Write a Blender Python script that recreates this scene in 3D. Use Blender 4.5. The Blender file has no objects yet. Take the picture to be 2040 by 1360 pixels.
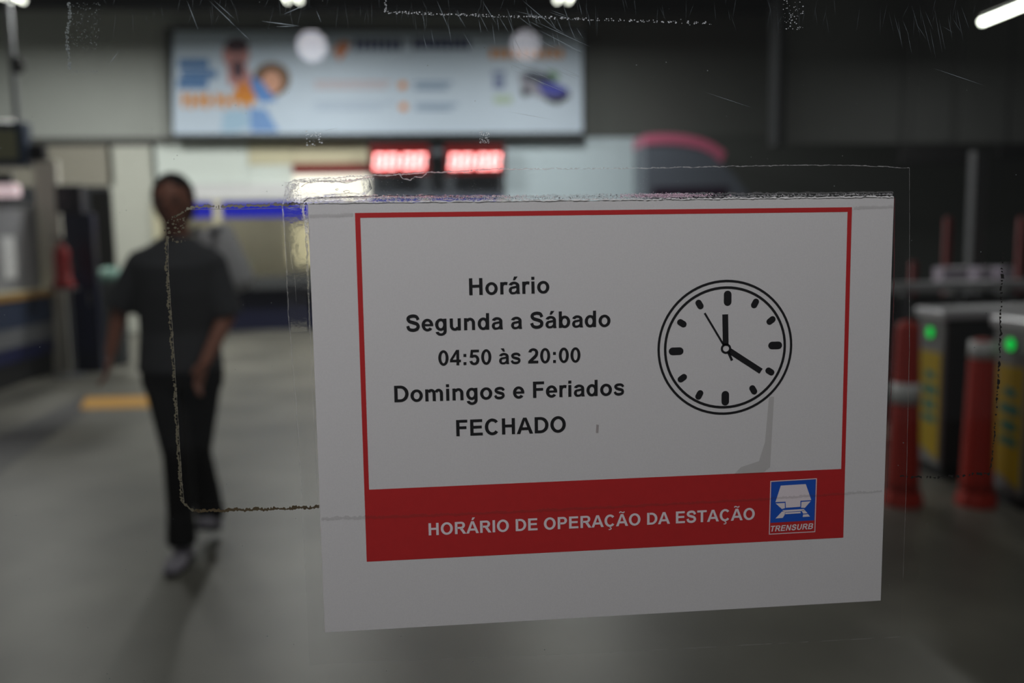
import bpy, bmesh, math, random
from mathutils import Vector, Matrix, noise
R = random.Random(7)
S = bpy.context.scene
C = S.collection
PI = math.pi

# ------------------------------------------------------------------ camera
F_PX = 1745.0
YAW, PITCH, ROLL = 0.0938, -0.1126, -0.0164
CAM = Vector((-0.0910, -0.4360, 1.4500))
_fw = Vector((math.sin(YAW) * math.cos(PITCH), math.cos(YAW) * math.cos(PITCH), math.sin(PITCH)))
_r = Vector((math.cos(YAW), -math.sin(YAW), 0)); _u = _r.cross(_fw)
_r2 = _r * math.cos(ROLL) + _u * math.sin(ROLL)
_u2 = -_r * math.sin(ROLL) + _u * math.cos(ROLL)
cd = bpy.data.cameras.new('camera'); co = bpy.data.objects.new('camera', cd); C.objects.link(co)
m = Matrix.Identity(4)
for i in range(3):
    m[i][0] = _r2[i]; m[i][1] = _u2[i]; m[i][2] = -_fw[i]; m[i][3] = CAM[i]
co.matrix_world = m
cd.sensor_fit = 'HORIZONTAL'; cd.sensor_width = 36.0; cd.lens = F_PX / 2040 * 36.0
cd.clip_start = 0.01; cd.clip_end = 100
cd.dof.use_dof = True; cd.dof.focus_distance = 0.450; cd.dof.aperture_fstop = 4.7
S.camera = co

# ------------------------------------------------------------------ world and light levels
w = bpy.data.worlds.new('dusk'); S.world = w; w.use_nodes = True
w.node_tree.nodes['Background'].inputs[0].default_value = (0.9, 0.95, 1.0, 1)
w.node_tree.nodes['Background'].inputs[1].default_value = 0.035
S.view_settings.view_transform = 'Standard'; S.view_settings.look = 'None'
S.view_settings.exposure = 0.0; S.view_settings.gamma = 1.0
try: S.view_settings.use_curve_mapping = False
except Exception: pass
S.cycles.transparent_max_bounces = 16
S.cycles.max_bounces = 7; S.cycles.diffuse_bounces = 3; S.cycles.glossy_bounces = 3
HALL_W = 165.0        # each twin tube fixture over the hall
TUBE_W = 30.0
BOOTH_W = 18.0
PAPER_FILL_W = 9.5       # added unseen lamp over the outer side of the glass
LED = 2.6
FRONT_FILL_W = 14.0  # unseen fill lamps added near the glass

# ------------------------------------------------------------------ helpers
def lin(c):
    return tuple(((v / 255) / 12.92 if v / 255 <= 0.04045 else ((v / 255 + 0.055) / 1.055) ** 2.4) for v in c) + (1.0,)

MATS = {}
def mat(name, rgb, rough=0.6, metal=0.0, emit=0.0, ergb=None, var=0.06, scale=8.0, bump=0.0, bscale=60.0, spec=0.5):
    if name in MATS: return MATS[name]
    mt = bpy.data.materials.new(name); mt.use_nodes = True
    nt = mt.node_tree; b = nt.nodes['Principled BSDF']
    b.inputs['Roughness'].default_value = rough; b.inputs['Metallic'].default_value = metal
    b.inputs['Specular IOR Level'].default_value = spec
    c = lin(rgb)
    tc = nt.nodes.new('ShaderNodeTexCoord')
    nz = nt.nodes.new('ShaderNodeTexNoise'); nz.inputs['Scale'].default_value = scale; nz.inputs['Detail'].default_value = 5
    nt.links.new(tc.outputs['Object'], nz.inputs['Vector'])
    mx = nt.nodes.new('ShaderNodeMix'); mx.data_type = 'RGBA'
    mx.inputs[6].default_value = tuple(v * (1 - var) for v in c[:3]) + (1,)
    mx.inputs[7].default_value = tuple(min(1, v * (1 + var)) for v in c[:3]) + (1,)
    nt.links.new(nz.outputs['Fac'], mx.inputs[0]); nt.links.new(mx.outputs[2], b.inputs['Base Color'])
    if bump:
        n2 = nt.nodes.new('ShaderNodeTexNoise'); n2.inputs['Scale'].default_value = bscale; n2.inputs['Detail'].default_value = 4
        nt.links.new(tc.outputs['Object'], n2.inputs['Vector'])
        bp = nt.nodes.new('ShaderNodeBump'); bp.inputs['Strength'].default_value = bump; bp.inputs['Distance'].default_value = 0.002
        nt.links.new(n2.outputs['Fac'], bp.inputs['Height']); nt.links.new(bp.outputs[0], b.inputs['Normal'])
    if emit:
        b.inputs['Emission Color'].default_value = lin(ergb or rgb); b.inputs['Emission Strength'].default_value = emit
    MATS[name] = mt
    return mt

def P(px, py, Y):                      # picture point on the upright plane y = Y
    d = _fw * F_PX + _r2 * (px - 1020) - _u2 * (py - 680)
    return CAM + d * ((Y - CAM.y) / d.y)
def G(px, py, z=0.0):                  # picture point on a level plane
    d = _fw * F_PX + _r2 * (px - 1020) - _u2 * (py - 680)
    return CAM + d * ((z - CAM.z) / d.z)

class MB:
    def __init__(s): s.bm = bmesh.new()
    def box(s, lo, hi, rot=None, bevel=0.0):
        vs = [s.bm.verts.new(((lo[0], hi[0])[i & 1], (lo[1], hi[1])[(i >> 1) & 1], (lo[2], hi[2])[i >> 2])) for i in range(8)]
        fs = [s.bm.faces.new([vs[k] for k in f]) for f in ((0, 2, 3, 1), (4, 5, 7, 6), (0, 1, 5, 4), (2, 6, 7, 3), (0, 4, 6, 2), (1, 3, 7, 5))]
        if rot is not None: bmesh.ops.transform(s.bm, matrix=rot, verts=vs)
        if bevel:
            es = list({e for f in fs for e in f.edges})
            bmesh.ops.bevel(s.bm, geom=es, offset=bevel, segments=2, affect='EDGES', profile=0.5)
        return s
    def poly(s, pts, thick=0.0, d=Vector((0, 1, 0))):       # flat polygon, optionally a slab
        vs = [s.bm.verts.new(p) for p in pts]
        if thick:
            v2 = [s.bm.verts.new(Vector(p) + d * thick) for p in pts]
            n = len(pts)
            s.bm.faces.new(vs); s.bm.faces.new(v2[::-1])
            for i in range(n): s.bm.faces.new((vs[i], v2[i], v2[(i + 1) % n], vs[(i + 1) % n]))
        else: s.bm.faces.new(vs)
        return s
    def quadstrip(s, A, B):
        a = [s.bm.verts.new(p) for p in A]; b = [s.bm.verts.new(p) for p in B]
        for i in range(len(a) - 1): s.bm.faces.new((a[i], b[i], b[i + 1], a[i + 1]))
        return s
    def tube(s, p0, p1, r0, r1=None, n=16, cap=True):
        r1 = r0 if r1 is None else r1
        p0, p1 = Vector(p0), Vector(p1); ax = (p1 - p0).normalized()
        a = ax.orthogonal().normalized(); b = ax.cross(a)
        v0 = [s.bm.verts.new(p0 + (a * math.cos(t) + b * math.sin(t)) * r0) for t in [2 * PI * i / n for i in range(n)]]
        v1 = [s.bm.verts.new(p1 + (a * math.cos(t) + b * math.sin(t)) * r1) for t in [2 * PI * i / n for i in range(n)]]
        for i in range(n): s.bm.faces.new((v0[i], v0[(i + 1) % n], v1[(i + 1) % n], v1[i]))
        if cap: s.bm.faces.new(v0[::-1]); s.bm.faces.new(v1)
        return s
    def loft(s, rings):                 # rings: (centre, half width x, half depth y), level ellipses
        n = 28; prev = None; first = None
        for c, a, b in rings:
            c = Vector(c)
            vs = [s.bm.verts.new(c + Vector((a * math.cos(2 * PI * i / n), b * math.sin(2 * PI * i / n), 0))) for i in range(n)]
            if prev:
                for i in range(n): s.bm.faces.new((prev[i], prev[(i + 1) % n], vs[(i + 1) % n], vs[i]))
            else: first = vs
            prev = vs
        s.bm.faces.new(first[::-1]); s.bm.faces.new(prev)
        return s
    def lathe(s, c, prof, n=32, a0=0.0):
        c = Vector(c); prev = None; first = None
        for r, z in prof:
            vs = [s.bm.verts.new(c + Vector((r * math.cos(a0 + 2 * PI * i / n), r * math.sin(a0 + 2 * PI * i / n), z))) for i in range(n)]
            if prev:
                for i in range(n): s.bm.faces.new((prev[i], prev[(i + 1) % n], vs[(i + 1) % n], vs[i]))
            else: first = vs
            prev = vs
        s.bm.faces.new(first[::-1]); s.bm.faces.new(prev)
        return s
    def ball(s, c, r, sc=(1, 1, 1), u=20, v=14, rot=None):
        mt = Matrix.Translation(Vector(c)) @ (rot or Matrix.Identity(4)) @ Matrix.Diagonal((r * sc[0], r * sc[1], r * sc[2], 1))
        bmesh.ops.create_uvsphere(s.bm, u_segments=u, v_segments=v, radius=1, matrix=mt)
        return s
    def capsule(s, p0, p1, r0, r1, n=18):
        s.ball(p0, r0, u=n, v=10); s.ball(p1, r1, u=n, v=10); s.tube(p0, p1, r0, r1, n)
        return s
    def build(s, name, m, parent=None, smooth=False, rel=None):
        if rel is not None: bmesh.ops.translate(s.bm, vec=-Vector(rel), verts=s.bm.verts)
        bmesh.ops.recalc_face_normals(s.bm, faces=s.bm.faces)
        me = bpy.data.meshes.new(name); s.bm.to_mesh(me); s.bm.free()
        for p in me.polygons: p.use_smooth = smooth
        o = bpy.data.objects.new(name, me); C.objects.link(o)
        if m: me.materials.append(m)
        if parent: o.parent = parent
        return o

def tag(o, label=None, cat=None, group=None, kind=None):
    if label: o['label'] = label
    if cat: o['category'] = cat
    if group: o['group'] = group
    if kind: o['kind'] = kind
    return o
def thing(name, label, cat, group=None, loc=(0, 0, 0)):
    o = bpy.data.objects.new(name, None); o.empty_display_size = 0.1; o.location = loc; C.objects.link(o)
    return tag(o, label, cat, group)
def struct(o): o['kind'] = 'structure'; return o
def copy_tree(o, parent=None):
    c = o.copy(); C.objects.link(c)
    if parent: c.parent = parent
    for ch in list(o.children): copy_tree(ch, c)
    return c

# plain materials
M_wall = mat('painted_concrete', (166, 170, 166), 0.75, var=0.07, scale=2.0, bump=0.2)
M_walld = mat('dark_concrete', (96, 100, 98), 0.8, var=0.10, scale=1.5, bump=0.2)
M_ceil = mat('dark_ceiling', (34, 37, 40), 0.8, var=0.15)
M_steel = mat('brushed_steel', (150, 152, 156), 0.35, 0.8)
M_dark = mat('dark_plastic', (18, 18, 20), 0.5)
M_navy = mat('navy_paint', (16, 24, 74), 0.45)
M_blue = mat('blue_band_paint', (26, 34, 190), 0.4)
M_cream = mat('cream_laminate', (208, 202, 172), 0.6)
M_pale = mat('pale_green_panel', (220, 229, 224), 0.5)
M_aqua = mat('pale_aqua_panel', (208, 226, 236), 0.5)
M_white = mat('white_laminate', (225, 226, 228), 0.5)
M_red = mat('red_enamel', (140, 10, 10), 0.4)
M_black = mat('black_rubber', (10, 10, 11), 0.8)
M_ochre = mat('ochre_edge', (170, 128, 62), 0.5)
M_grey = mat('grey_laminate', (112, 114, 118), 0.5)
M_teal = mat('teal_print', (30, 140, 130), 0.5)
M_yel = mat('yellow_panel', (210, 176, 20), 0.45)

# ------------------------------------------------------------------ setting
WY = G(545, 657).y                # front of the ticket office
HALL_L, HALL_R = -9.0, 13.5
CEIL = 5.5

def floor_material():
    mt = bpy.data.materials.new('polished_floor'); mt.use_nodes = True
    nt = mt.node_tree; b = nt.nodes['Principled BSDF']; N = nt.nodes.new; L = nt.links.new
    tc = N('ShaderNodeTexCoord')
    n1 = N('ShaderNodeTexNoise'); n1.inputs['Scale'].default_value = 1.1; n1.inputs['Detail'].default_value = 6
    n2 = N('ShaderNodeTexNoise'); n2.inputs['Scale'].default_value = 90; n2.inputs['Detail'].default_value = 3
    L(tc.outputs['Object'], n1.inputs['Vector']); L(tc.outputs['Object'], n2.inputs['Vector'])
    r1 = N('ShaderNodeValToRGB'); r1.color_ramp.elements[0].position = 0.3; r1.color_ramp.elements[1].position = 0.72
    r1.color_ramp.elements[0].color = lin((90, 89, 83)); r1.color_ramp.elements[1].color = lin((138, 136, 126))
    L(n1.outputs['Fac'], r1.inputs[0])
    mx = N('ShaderNodeMix'); mx.data_type = 'RGBA'; mx.blend_type = 'MULTIPLY'; mx.inputs[0].default_value = 0.35
    L(r1.outputs[0], mx.inputs[6]); L(n2.outputs['Fac'], mx.inputs[7]); L(mx.outputs[2], b.inputs['Base Color'])
    b.inputs['Roughness'].default_value = 0.42; b.inputs['Specular IOR Level'].default_value = 0.4
    return mt
M_floor = floor_material()
struct(MB().box((HALL_L - .3, -6, -0.1), (HALL_R + .3, WY + 4, 0)).build('floor', M_floor))
struct(MB().box((HALL_L - .3, 0.1, CEIL), (HALL_R + .3, WY + .2, CEIL + .15)).build('ceiling', M_ceil))
struct(MB().box((HALL_L - .2, 0.0, 0), (HALL_L, WY + .2, CEIL)).build('wall_left', M_wall))
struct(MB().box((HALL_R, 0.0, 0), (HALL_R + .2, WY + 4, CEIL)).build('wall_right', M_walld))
zb = P(700, 272, WY).z             # underside of the upper wall
xr = P(1163, 200, WY).x
struct(MB().box((HALL_L, WY, zb), (xr, WY + .3, CEIL)).build('wall_back', M_wall))
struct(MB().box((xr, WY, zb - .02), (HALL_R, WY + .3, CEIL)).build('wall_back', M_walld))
# dark strip under the upper wall
struct(MB().box((HALL_L, WY - .04, zb - .10), (P(345, 272, WY).x, WY, zb)).build('trim_1', mat('dark_strip', (70, 70, 66))))
# ceiling beams
for k, y in enumerate((3.2, 6.4, 9.6, 14.2)):
    struct(MB().box((HALL_L, y, CEIL - .32), (HALL_R, y + .18, CEIL)).build('trim_%d' % (k + 2), M_ceil))
# darker diagonal strip and yellow guide strip on the floor
a, b_ = G(-40, 925), G(190, 795)
dk = mat('dark_floor_strip', (58, 58, 60), 0.4)
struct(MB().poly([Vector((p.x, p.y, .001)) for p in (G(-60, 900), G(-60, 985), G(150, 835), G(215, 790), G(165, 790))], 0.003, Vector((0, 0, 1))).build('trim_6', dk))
t = MB()
q0, q1, q2, q3 = G(160, 816), G(305, 812), G(300, 789), G(172, 792)
struct(MB().poly([Vector((q.x, q.y, .001)) for q in (q0, q1, q2, q3)], 0.004, Vector((0, 0, 1))).build('trim_7', mat('yellow_guide_strip', (214, 160, 60), 0.5)))
# raised bars of the guide strip
bars = MB()
for k in range(6):
    u = (k + .5) / 6
    A = q0.lerp(q3, u); B = q1.lerp(q2, u)
    bars.box((A.x, min(A.y, B.y) - .02, .004), (B.x, min(A.y, B.y) + .02, .009))
struct(bars.build('trim_8', MATS['yellow_guide_strip']))

# ------------------------------------------------------------------ ticket office behind the hall
def pbox(mb, x0, y0, x1, y1, Y, depth, front=0.0):     # box whose front face fills a picture rectangle on plane Y
    a = P((x0 + x1) / 2, y1, Y); b = P((x0 + x1) / 2, y0, Y)
    l = P(x0, (y0 + y1) / 2, Y); r = P(x1, (y0 + y1) / 2, Y)
    mb.box((l.x, Y - front, a.z), (r.x, Y + depth, b.z)); return mb
office = thing('ticket_office', 'pale ticket office with blue band and navy base under the advertising banner', 'ticket office')
def off(name, rect, m, depth=.12, front=0.0, dy=0.0, label=None):
    o = pbox(MB(), *rect, WY + dy, depth, front).build(name, m, office)
    if label: o['label'] = label
    return o
off('wall_panel', (-180, 290, 225, 372), mat('beige_grey_panel', (150, 146, 134)), dy=.02)
off('wall_panel', (225.5, 290, 310, 662), mat('light_panel', (196, 198, 188)), dy=.02)
off('wall_panel', (310.5, 279, 494, 366), M_pale, dy=.02)
off('wall_panel', (494.5, 276, 584, 328), M_cream, dy=.02)
off('wall_panel', (585, 276, 735, 326), M_cream, dy=.02)
off('wall_panel', (494.5, 329, 583, 366), M_pale, dy=.02)
off('wall_panel', (737, 276, 1004, 420), mat('grey_panel', (104, 110, 118)), dy=.02)
off('wall_panel', (1008, 274, 1290, 560), M_aqua, dy=.02)
off('fascia', (309, 368, 585, 399), M_white, front=.10, label='white fascia strip')
off('blue_band', (309, 401, 1004, 431), M_blue, front=.06, label='bright blue band')
for x in (318, 438, 700, 850, 1000):
    off('post', (x - 8, 399, x + 8, 545), M_cream, front=.09, depth=.14)
off('header', (585, 327, 732, 346), mat('dark_red_header', (120, 14, 12)), front=.14, label='dark red header above the light panel')
off('light_panel', (588, 348, 735, 399), mat('lit_panel', (255, 250, 235), emit=.72, ergb=(255, 248, 232)), front=.10, label='glowing white light panel')
off('counter', (309, 545, 1290, 568), mat('counter_grey', (70, 72, 74)), front=.28, depth=.3)
off('base', (309, 569, 1290, 657), mat('deep_navy', (11, 16, 48), 0.5), front=.02)
# recess behind the ticket windows
xl, xr2 = P(311, 500, WY).x, P(1290, 500, WY).x
z0, z1 = P(500, 560, WY).z, P(500, 400, WY).z
MB().box((xl, WY + 1.6, 0), (xr2, WY + 1.7, 2.6)).build('back_panel', mat('office_back_wall', (190, 188, 170)), office)
MB().box((xl - .05, WY + .15, 2.5), (xr2, WY + 1.7, 2.6)).build('soffit', M_white, office)
for s_ in (xl, xr2 - .06): MB().box((s_, WY + .15, 0), (s_ + .06, WY + 1.6, 2.5)).build('side_panel', M_cream, office)
# office things behind the windows
gl = bpy.data.materials.new('thin_glass'); gl.use_nodes = True
def make_glass(mt, tint=(1, 1, 1), haze=0.0, ior=1.5, rough=0.0):
    mt.use_nodes = True; nt = mt.node_tree; nt.nodes.clear(); N = nt.nodes.new; L = nt.links.new
    o = N('ShaderNodeOutputMaterial'); tr = N('ShaderNodeBsdfTransparent'); gs = N('ShaderNodeBsdfGlossy')
    tr.inputs[0].default_value = tint + (1,); gs.inputs['Roughness'].default_value = rough
    fr = N('ShaderNodeFresnel'); ge = N('ShaderNodeNewGeometry'); ma = N('ShaderNodeMath'); ma.operation = 'MULTIPLY_ADD'
    ma.inputs[1].default_value = 1 / ior - ior; ma.inputs[2].default_value = ior      # the leaving face reflects as the entering one
    L(ge.outputs['Backfacing'], ma.inputs[0]); L(ma.outputs[0], fr.inputs[0])
    mx = N('ShaderNodeMixShader'); L(fr.outputs[0], mx.inputs[0]); L(tr.outputs[0], mx.inputs[1]); L(gs.outputs[0], mx.inputs[2])
    out = mx
    if haze:
        df = N('ShaderNodeBsdfDiffuse'); df.inputs[0].default_value = (.8, .8, .8, 1)
        m2 = N('ShaderNodeMixShader'); m2.inputs[0].default_value = haze
        L(mx.outputs[0], m2.inputs[1]); L(df.outputs[0], m2.inputs[2]); out = m2
    L(out.outputs[0], o.inputs[0]); return mt
make_glass(gl)
for x0, x1 in ((326, 430), (446, 552), (568, 692), (708, 842)):
    off('pane', (x0, 432, x1, 544), gl, depth=.008, dy=.03)
off('window_glow', (572, 434, 652, 528), mat('cream_glow', (235, 225, 185), emit=.05, ergb=(240, 228, 180)), depth=.02, dy=.06, label='added cream glowing panel behind the ticket window')  # glowing panel added to brighten this part of the window
area_objs = []
def area(name, loc, sx, sy, W, col=(1, 1, 1), rot=(0, 0, 0), parent=None):
    l = bpy.data.lights.new(name, 'AREA'); l.shape = 'RECTANGLE'; l.size = sx; l.size_y = sy; l.energy = W; l.color = col
    o = bpy.data.objects.new(name, l); o.location = loc; o.rotation_euler = rot; C.objects.link(o)
    if parent: o.parent = parent
    return o
for x in (420, 640, 900):
    p = P(x, 470, WY + .8)
    area('office_lamp', (p.x, WY + .8, 2.47), 1.2, .2, BOOTH_W / 3, (1, .96, .85), parent=office)

# LED displays under the banner
SEG = {'0': 'abcdef', '1': 'bc', '2': 'abged', '4': 'fgbc', '5': 'afgcd', '8': 'abcdefg'}
M_led = mat('led_segment', (255, 120, 110), emit=LED, ergb=(255, 222, 222))
M_ledbox = mat('led_box_red', (112, 10, 10), 0.3)
def led(x0, y0, x1, y1, label):
    t = thing('digital_display', label, 'display', 'red digital displays under the banner')
    Y = WY - .34
    pbox(MB(), x0, y0, x1, y1, Y, .10).build('housing', M_dark, t)
    pbox(MB(), x0 + 3, y0 + 4, x1 - 3, y1 - 3, Y - .008, .006).build('red_filter', M_ledbox, t)
    a = P(x0 + 3, y1 - 3, Y); b = P(x1 - 3, y0 + 4, Y); W = b.x - a.x; H = b.z - a.z
    cw = W * .160; ch = H * .50; cx0 = a.x + W * .07; zb_ = a.z + H * .17; th = cw * .24; sl = .12
    Yf = Y - .014
    xs = [0, 1, 2.25, 3.25]; gap = cw * 1.30
    for d, xi in zip('0000', xs):
        ox = cx0 + xi * gap
        g = MB()
        R_ = {'a': (0, ch - th, cw, ch), 'd': (0, 0, cw, th), 'g': (0, ch / 2 - th / 2, cw, ch / 2 + th / 2), 'f': (0, ch / 2, th, ch), 'b': (cw - th, ch / 2, cw, ch), 'e': (0, 0, th, ch / 2), 'c': (cw - th, 0, cw, ch / 2)}
        for s_ in SEG[d]:
            u0, v0, u1, v1 = R_[s_]
            g.poly([Vector((ox + u + sl * v, Yf, zb_ + v)) for u, v in ((u0, v0), (u1, v0), (u1, v1), (u0, v1))], .004)
        g.build('digit', M_led, t)
    for v in (.3, .7):
        MB().ball((cx0 + 2.0 * gap + sl * ch * v, Yf, zb_ + ch * v), th * .6, u=8, v=6).build('colon_dot', M_led, t)
    am, bm = P((x0 + x1) / 2 - 6, y1 - 24, Y), P((x0 + x1) / 2 + 6, y1 - 34, Y)
    MB().box((am.x, Y + .10, am.z), (bm.x, WY + .02, bm.z)).build('bracket', M_steel, t)
    return t
led(734, 284, 858, 349, 'first red digital display below the banner, beside the dark red header')
led(884, 284, 1007, 349, 'second red digital display below the banner, next to the pale aqua panel')

# advertising banner
banner = thing('advertising_banner', 'wide white advertising banner with two faces, orange letters and blue car', 'banner')
BY = WY - .22
M_bw = mat('banner_vinyl', (200, 216, 234), 0.55, var=0.03)
c4 = [P(345, 268, BY), P(1161, 265, BY), P(1163, 58, BY), P(345, 62, BY)]
MB().poly(c4, .06).build('vinyl_face', M_bw, banner)
zt, zl = c4[3].z, c4[0].z; xl_, xr_ = c4[0].x, c4[1].x
MB().box((xl_ - .03, BY - .02, zl - .09), (xr_ + .03, WY, zl)).build('frame', mat('banner_frame_dark', (26, 30, 28)), banner)
MB().box((xl_ - .03, BY - .02, zt), (xr_ + .03, WY, zt + .05)).build('frame', MATS['banner_frame_dark'], banner)
for x in (xl_ - .03, xr_): MB().box((x, BY - .02, zl), (x + .03, WY, zt)).build('frame', MATS['banner_frame_dark'], banner)
PR = [0]
def pr(shapes, rgb, name='print'):
    if len(shapes) > 1 and ('lettering' in name or 'dot' in name or 'blue_print' in name or 'car_wheels' in name):
        k0 = PR[0]
        for s_ in shapes: PR[0] = k0; pr([s_], rgb, name)
        return
    m_ = mat('ink_%d_%d_%d' % rgb, rgb, 0.55, var=0.05)
    PR[0] += 1; g = MB(); Y = BY - .002 - .0006 * PR[0]
    for s_ in shapes:
        if s_[0] == 'e':
            _, x, y, rx, ry = s_
            g.poly([P(x + rx * math.cos(a), y + ry * math.sin(a), Y) for a in [2 * PI * i / 22 for i in range(22)]])
        elif s_[0] == 'r':
            _, x0, y0, x1, y1 = s_; g.poly([P(x0, y0, Y), P(x1, y0, Y), P(x1, y1, Y), P(x0, y1, Y)])
        else: g.poly([P(x, y, Y) for x, y in s_[1]])
    return g.build(name, m_, banner)
pr([('r', 356, 118, 416, 136), ('r', 360, 140, 432, 156), ('r', 354, 158, 414, 176)], (64, 118, 178), 'blue_print')
pr([('e', 470, 108, 27, 30), ('p', [(452, 125), (490, 130), (510, 170), (455, 170)])], (196, 140, 138), 'printed_face')
pr([('e', 472, 90, 24, 15), ('e', 474, 138, 12, 20)], (84, 62, 74), 'printed_hair')
pr([('e', 541, 158, 37, 34)], (112, 84, 58), 'printed_hair')
pr([('e', 541, 163, 20, 24)], (222, 166, 140), 'printed_face')
pr([('p', [(500, 152), (520, 160), (552, 200), (520, 205), (500, 180)])], (96, 146, 216), 'printed_shirt')
pr([('p', [(470, 168), (495, 162), (508, 190), (500, 206), (468, 200)])], (214, 132, 56), 'printed_shirt')
o_ = []
for k, x in enumerate((362, 378, 394, 408, 428, 444, 462, 480, 496)):
    o_ += [('r', x, 184 + (k % 3), x + 7, 214 + (k % 2) * 3), ('r', x + 7, 192 + 5 * (k % 2), x + 14, 202 + 5 * (k % 2))]
pr(o_, (224, 146, 34), 'orange_lettering')
pr([('p', [(445, 222), (490, 216), (500, 252), (470, 262), (440, 262)])], (168, 200, 226), 'pale_blue_print')
pr([('p', [(496, 214), (530, 218), (556, 262), (500, 262)])], (120, 160, 216), 'pale_blue_print')
pr([('p', [(664, 100), (680, 80), (698, 88), (690, 104), (676, 122)])], (222, 140, 96), 'orange_swoosh')
o_ = []
for x in range(706, 792, 14): o_ += [('r', x, 78, x + 10, 100)]
for x in range(822, 928, 13): o_ += [('r', x, 76, x + 10, 98)]
pr(o_, (26, 34, 96), 'navy_lettering')
pr([('r', 626, 162, 780, 167), ('r', 626, 172, 770, 176)], (206, 182, 186), 'small_lettering')
pr([('r', 626, 204, 786, 208), ('r', 626, 214, 760, 218)], (172, 190, 214), 'small_lettering')
pr([('e', 802, 170, 8, 8), ('e', 804, 213, 8, 8)], (226, 140, 40), 'orange_dot')
pr([('r', 826, 163, 900, 168), ('r', 826, 172, 892, 178), ('r', 828, 207, 912, 211), ('r', 828, 215, 900, 219)], (120, 146, 178), 'small_lettering')
o_ = []
for x in range(976, 1112, 15): o_ += [('r', x, 98, x + 11, 116)]
pr(o_, (220, 146, 62), 'orange_lettering')
pr([('r', 981, 142, 1006, 152), ('r', 983, 156, 1005, 176)], (112, 128, 170), 'blue_print')
pr([('r', 984, 190, 1020, 206)], (178, 200, 178), 'green_print')
pr([('e', 1098, 152, 16, 10)], (88, 140, 92), 'green_print')
pr([('p', [(1034, 148), (1060, 140), (1092, 146), (1108, 166), (1132, 178), (1136, 192), (1112, 206), (1090, 200), (1066, 190), (1040, 186)])], (150, 150, 166), 'printed_car')
pr([('p', [(1040, 148), (1060, 141), (1090, 147), (1104, 164), (1076, 166), (1046, 158)])], (34, 48, 74), 'printed_car_windows')
pr([('p', [(1072, 166), (1104, 164), (1132, 178), (1132, 188), (1100, 192), (1078, 184)])], (54, 62, 176), 'printed_car_hood')
pr([('p', [(1082, 188), (1104, 194), (1134, 184), (1134, 194), (1112, 208), (1090, 202)]), ('e', 1046, 184, 8, 9)], (22, 22, 34), 'printed_car_wheels')

# pink-edged rounded kiosk to the right of the office
kiosk = thing('kiosk', 'grey rounded kiosk with glowing pink curved top edge, right of the pale panel', 'kiosk')
KY = WY - 1.25
arc = [(1286, 268), (1310, 266), (1340, 266), (1370, 269), (1400, 276), (1424, 287), (1446, 303), (1472, 330), (1500, 365), (1512, 420)]
low = [(x - (3 if x < 1440 else 9), y + 20) for x, y in arc]
low[0] = (1286, 288)
body = [P(x, y, KY) for x, y in low] + [Vector((P(1512, 420, KY).x, KY, 0)), Vector((P(1286, 420, KY).x, KY, 0))]
MB().poly(body, .8).build('body', mat('kiosk_grey', (92, 98, 110), 0.35), kiosk)
g = MB()
A = [P(x, y, KY - .03) for x, y in arc[:7]]; B = [P(x, y, KY - .03) for x, y in low[:7]]
g.poly(A + B[::-1], .86)
g.build('pink_edge', mat('pink_acrylic', (176, 96, 122), 0.4, emit=.04, ergb=(230, 90, 130)), kiosk)['label'] = 'glowing pink edge'
pbox(MB(), 1300, 372, 1450, 400, KY - .02, .02).build('dark_panel', mat('kiosk_plum', (36, 16, 40), 0.3), kiosk)

# ------------------------------------------------------------------ left side: service counter, monitor, posts
LX = G(45, 765).x                      # face of the counter
YA, YB = 4.0, G(88, 742).y
zc = P(45, 590, G(45, 765).y).z
counter = thing('service_counter', 'long service counter with ochre edge and blue striped front by the left side', 'counter')
W_ = 1.0
def slab(z0, z1, x, m, name, dx=0): MB().box((LX - W_, YA, z0), (LX + dx, YB, z1)).build(name, m, counter)
slab(0, .26, 0, M_dark, 'kick_board', -.03)
slab(.26, .42, 0, M_navy, 'front_panel', 0)
slab(.42, .62, 0, M_grey, 'front_panel', .004)
slab(.62, .92, 0, mat('slate_blue_panel', (36, 50, 78)), 'front_panel', .008)
slab(.92, .99, 0, M_ochre, 'counter_edge', .03)
slab(.99, 1.01, 0, M_cream, 'countertop', .03)
scr = thing('counter_screen', 'grey glazed screen with notices standing on the service counter', 'screen')
MB().box((LX - .14, YA, 1.01), (LX - .10, YB - .05, 1.93)).build('board', mat('screen_grey', (150, 151, 156), 0.3), scr)
MB().box((LX - .15, YA, 1.93), (LX - .08, YB - .05, 1.98)).build('rail', M_steel, scr)
for y in (YB - .05, YB - 1.3, YB - 2.6): MB().box((LX - .15, y - .05, 1.01), (LX - .08, y, 1.93)).build('post', M_steel, scr)
for k, (x, y) in enumerate(((38, 500), (8, 540))):
    yy = YB - .9 - k * .7
    MB().box((LX - .1, yy, 1.15), (LX - .095, yy + .3, 1.60)).build('notice', M_white, scr)
# column beside the counter
struct(MB().box((P(78, 500, YB + .02).x, YB + .02, 0), (P(124, 500, YB + .02).x, YB + .12, P(100, 318, YB).z)).build('partition', mat('partition_paint', (214, 210, 198), 0.6)))
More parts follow.
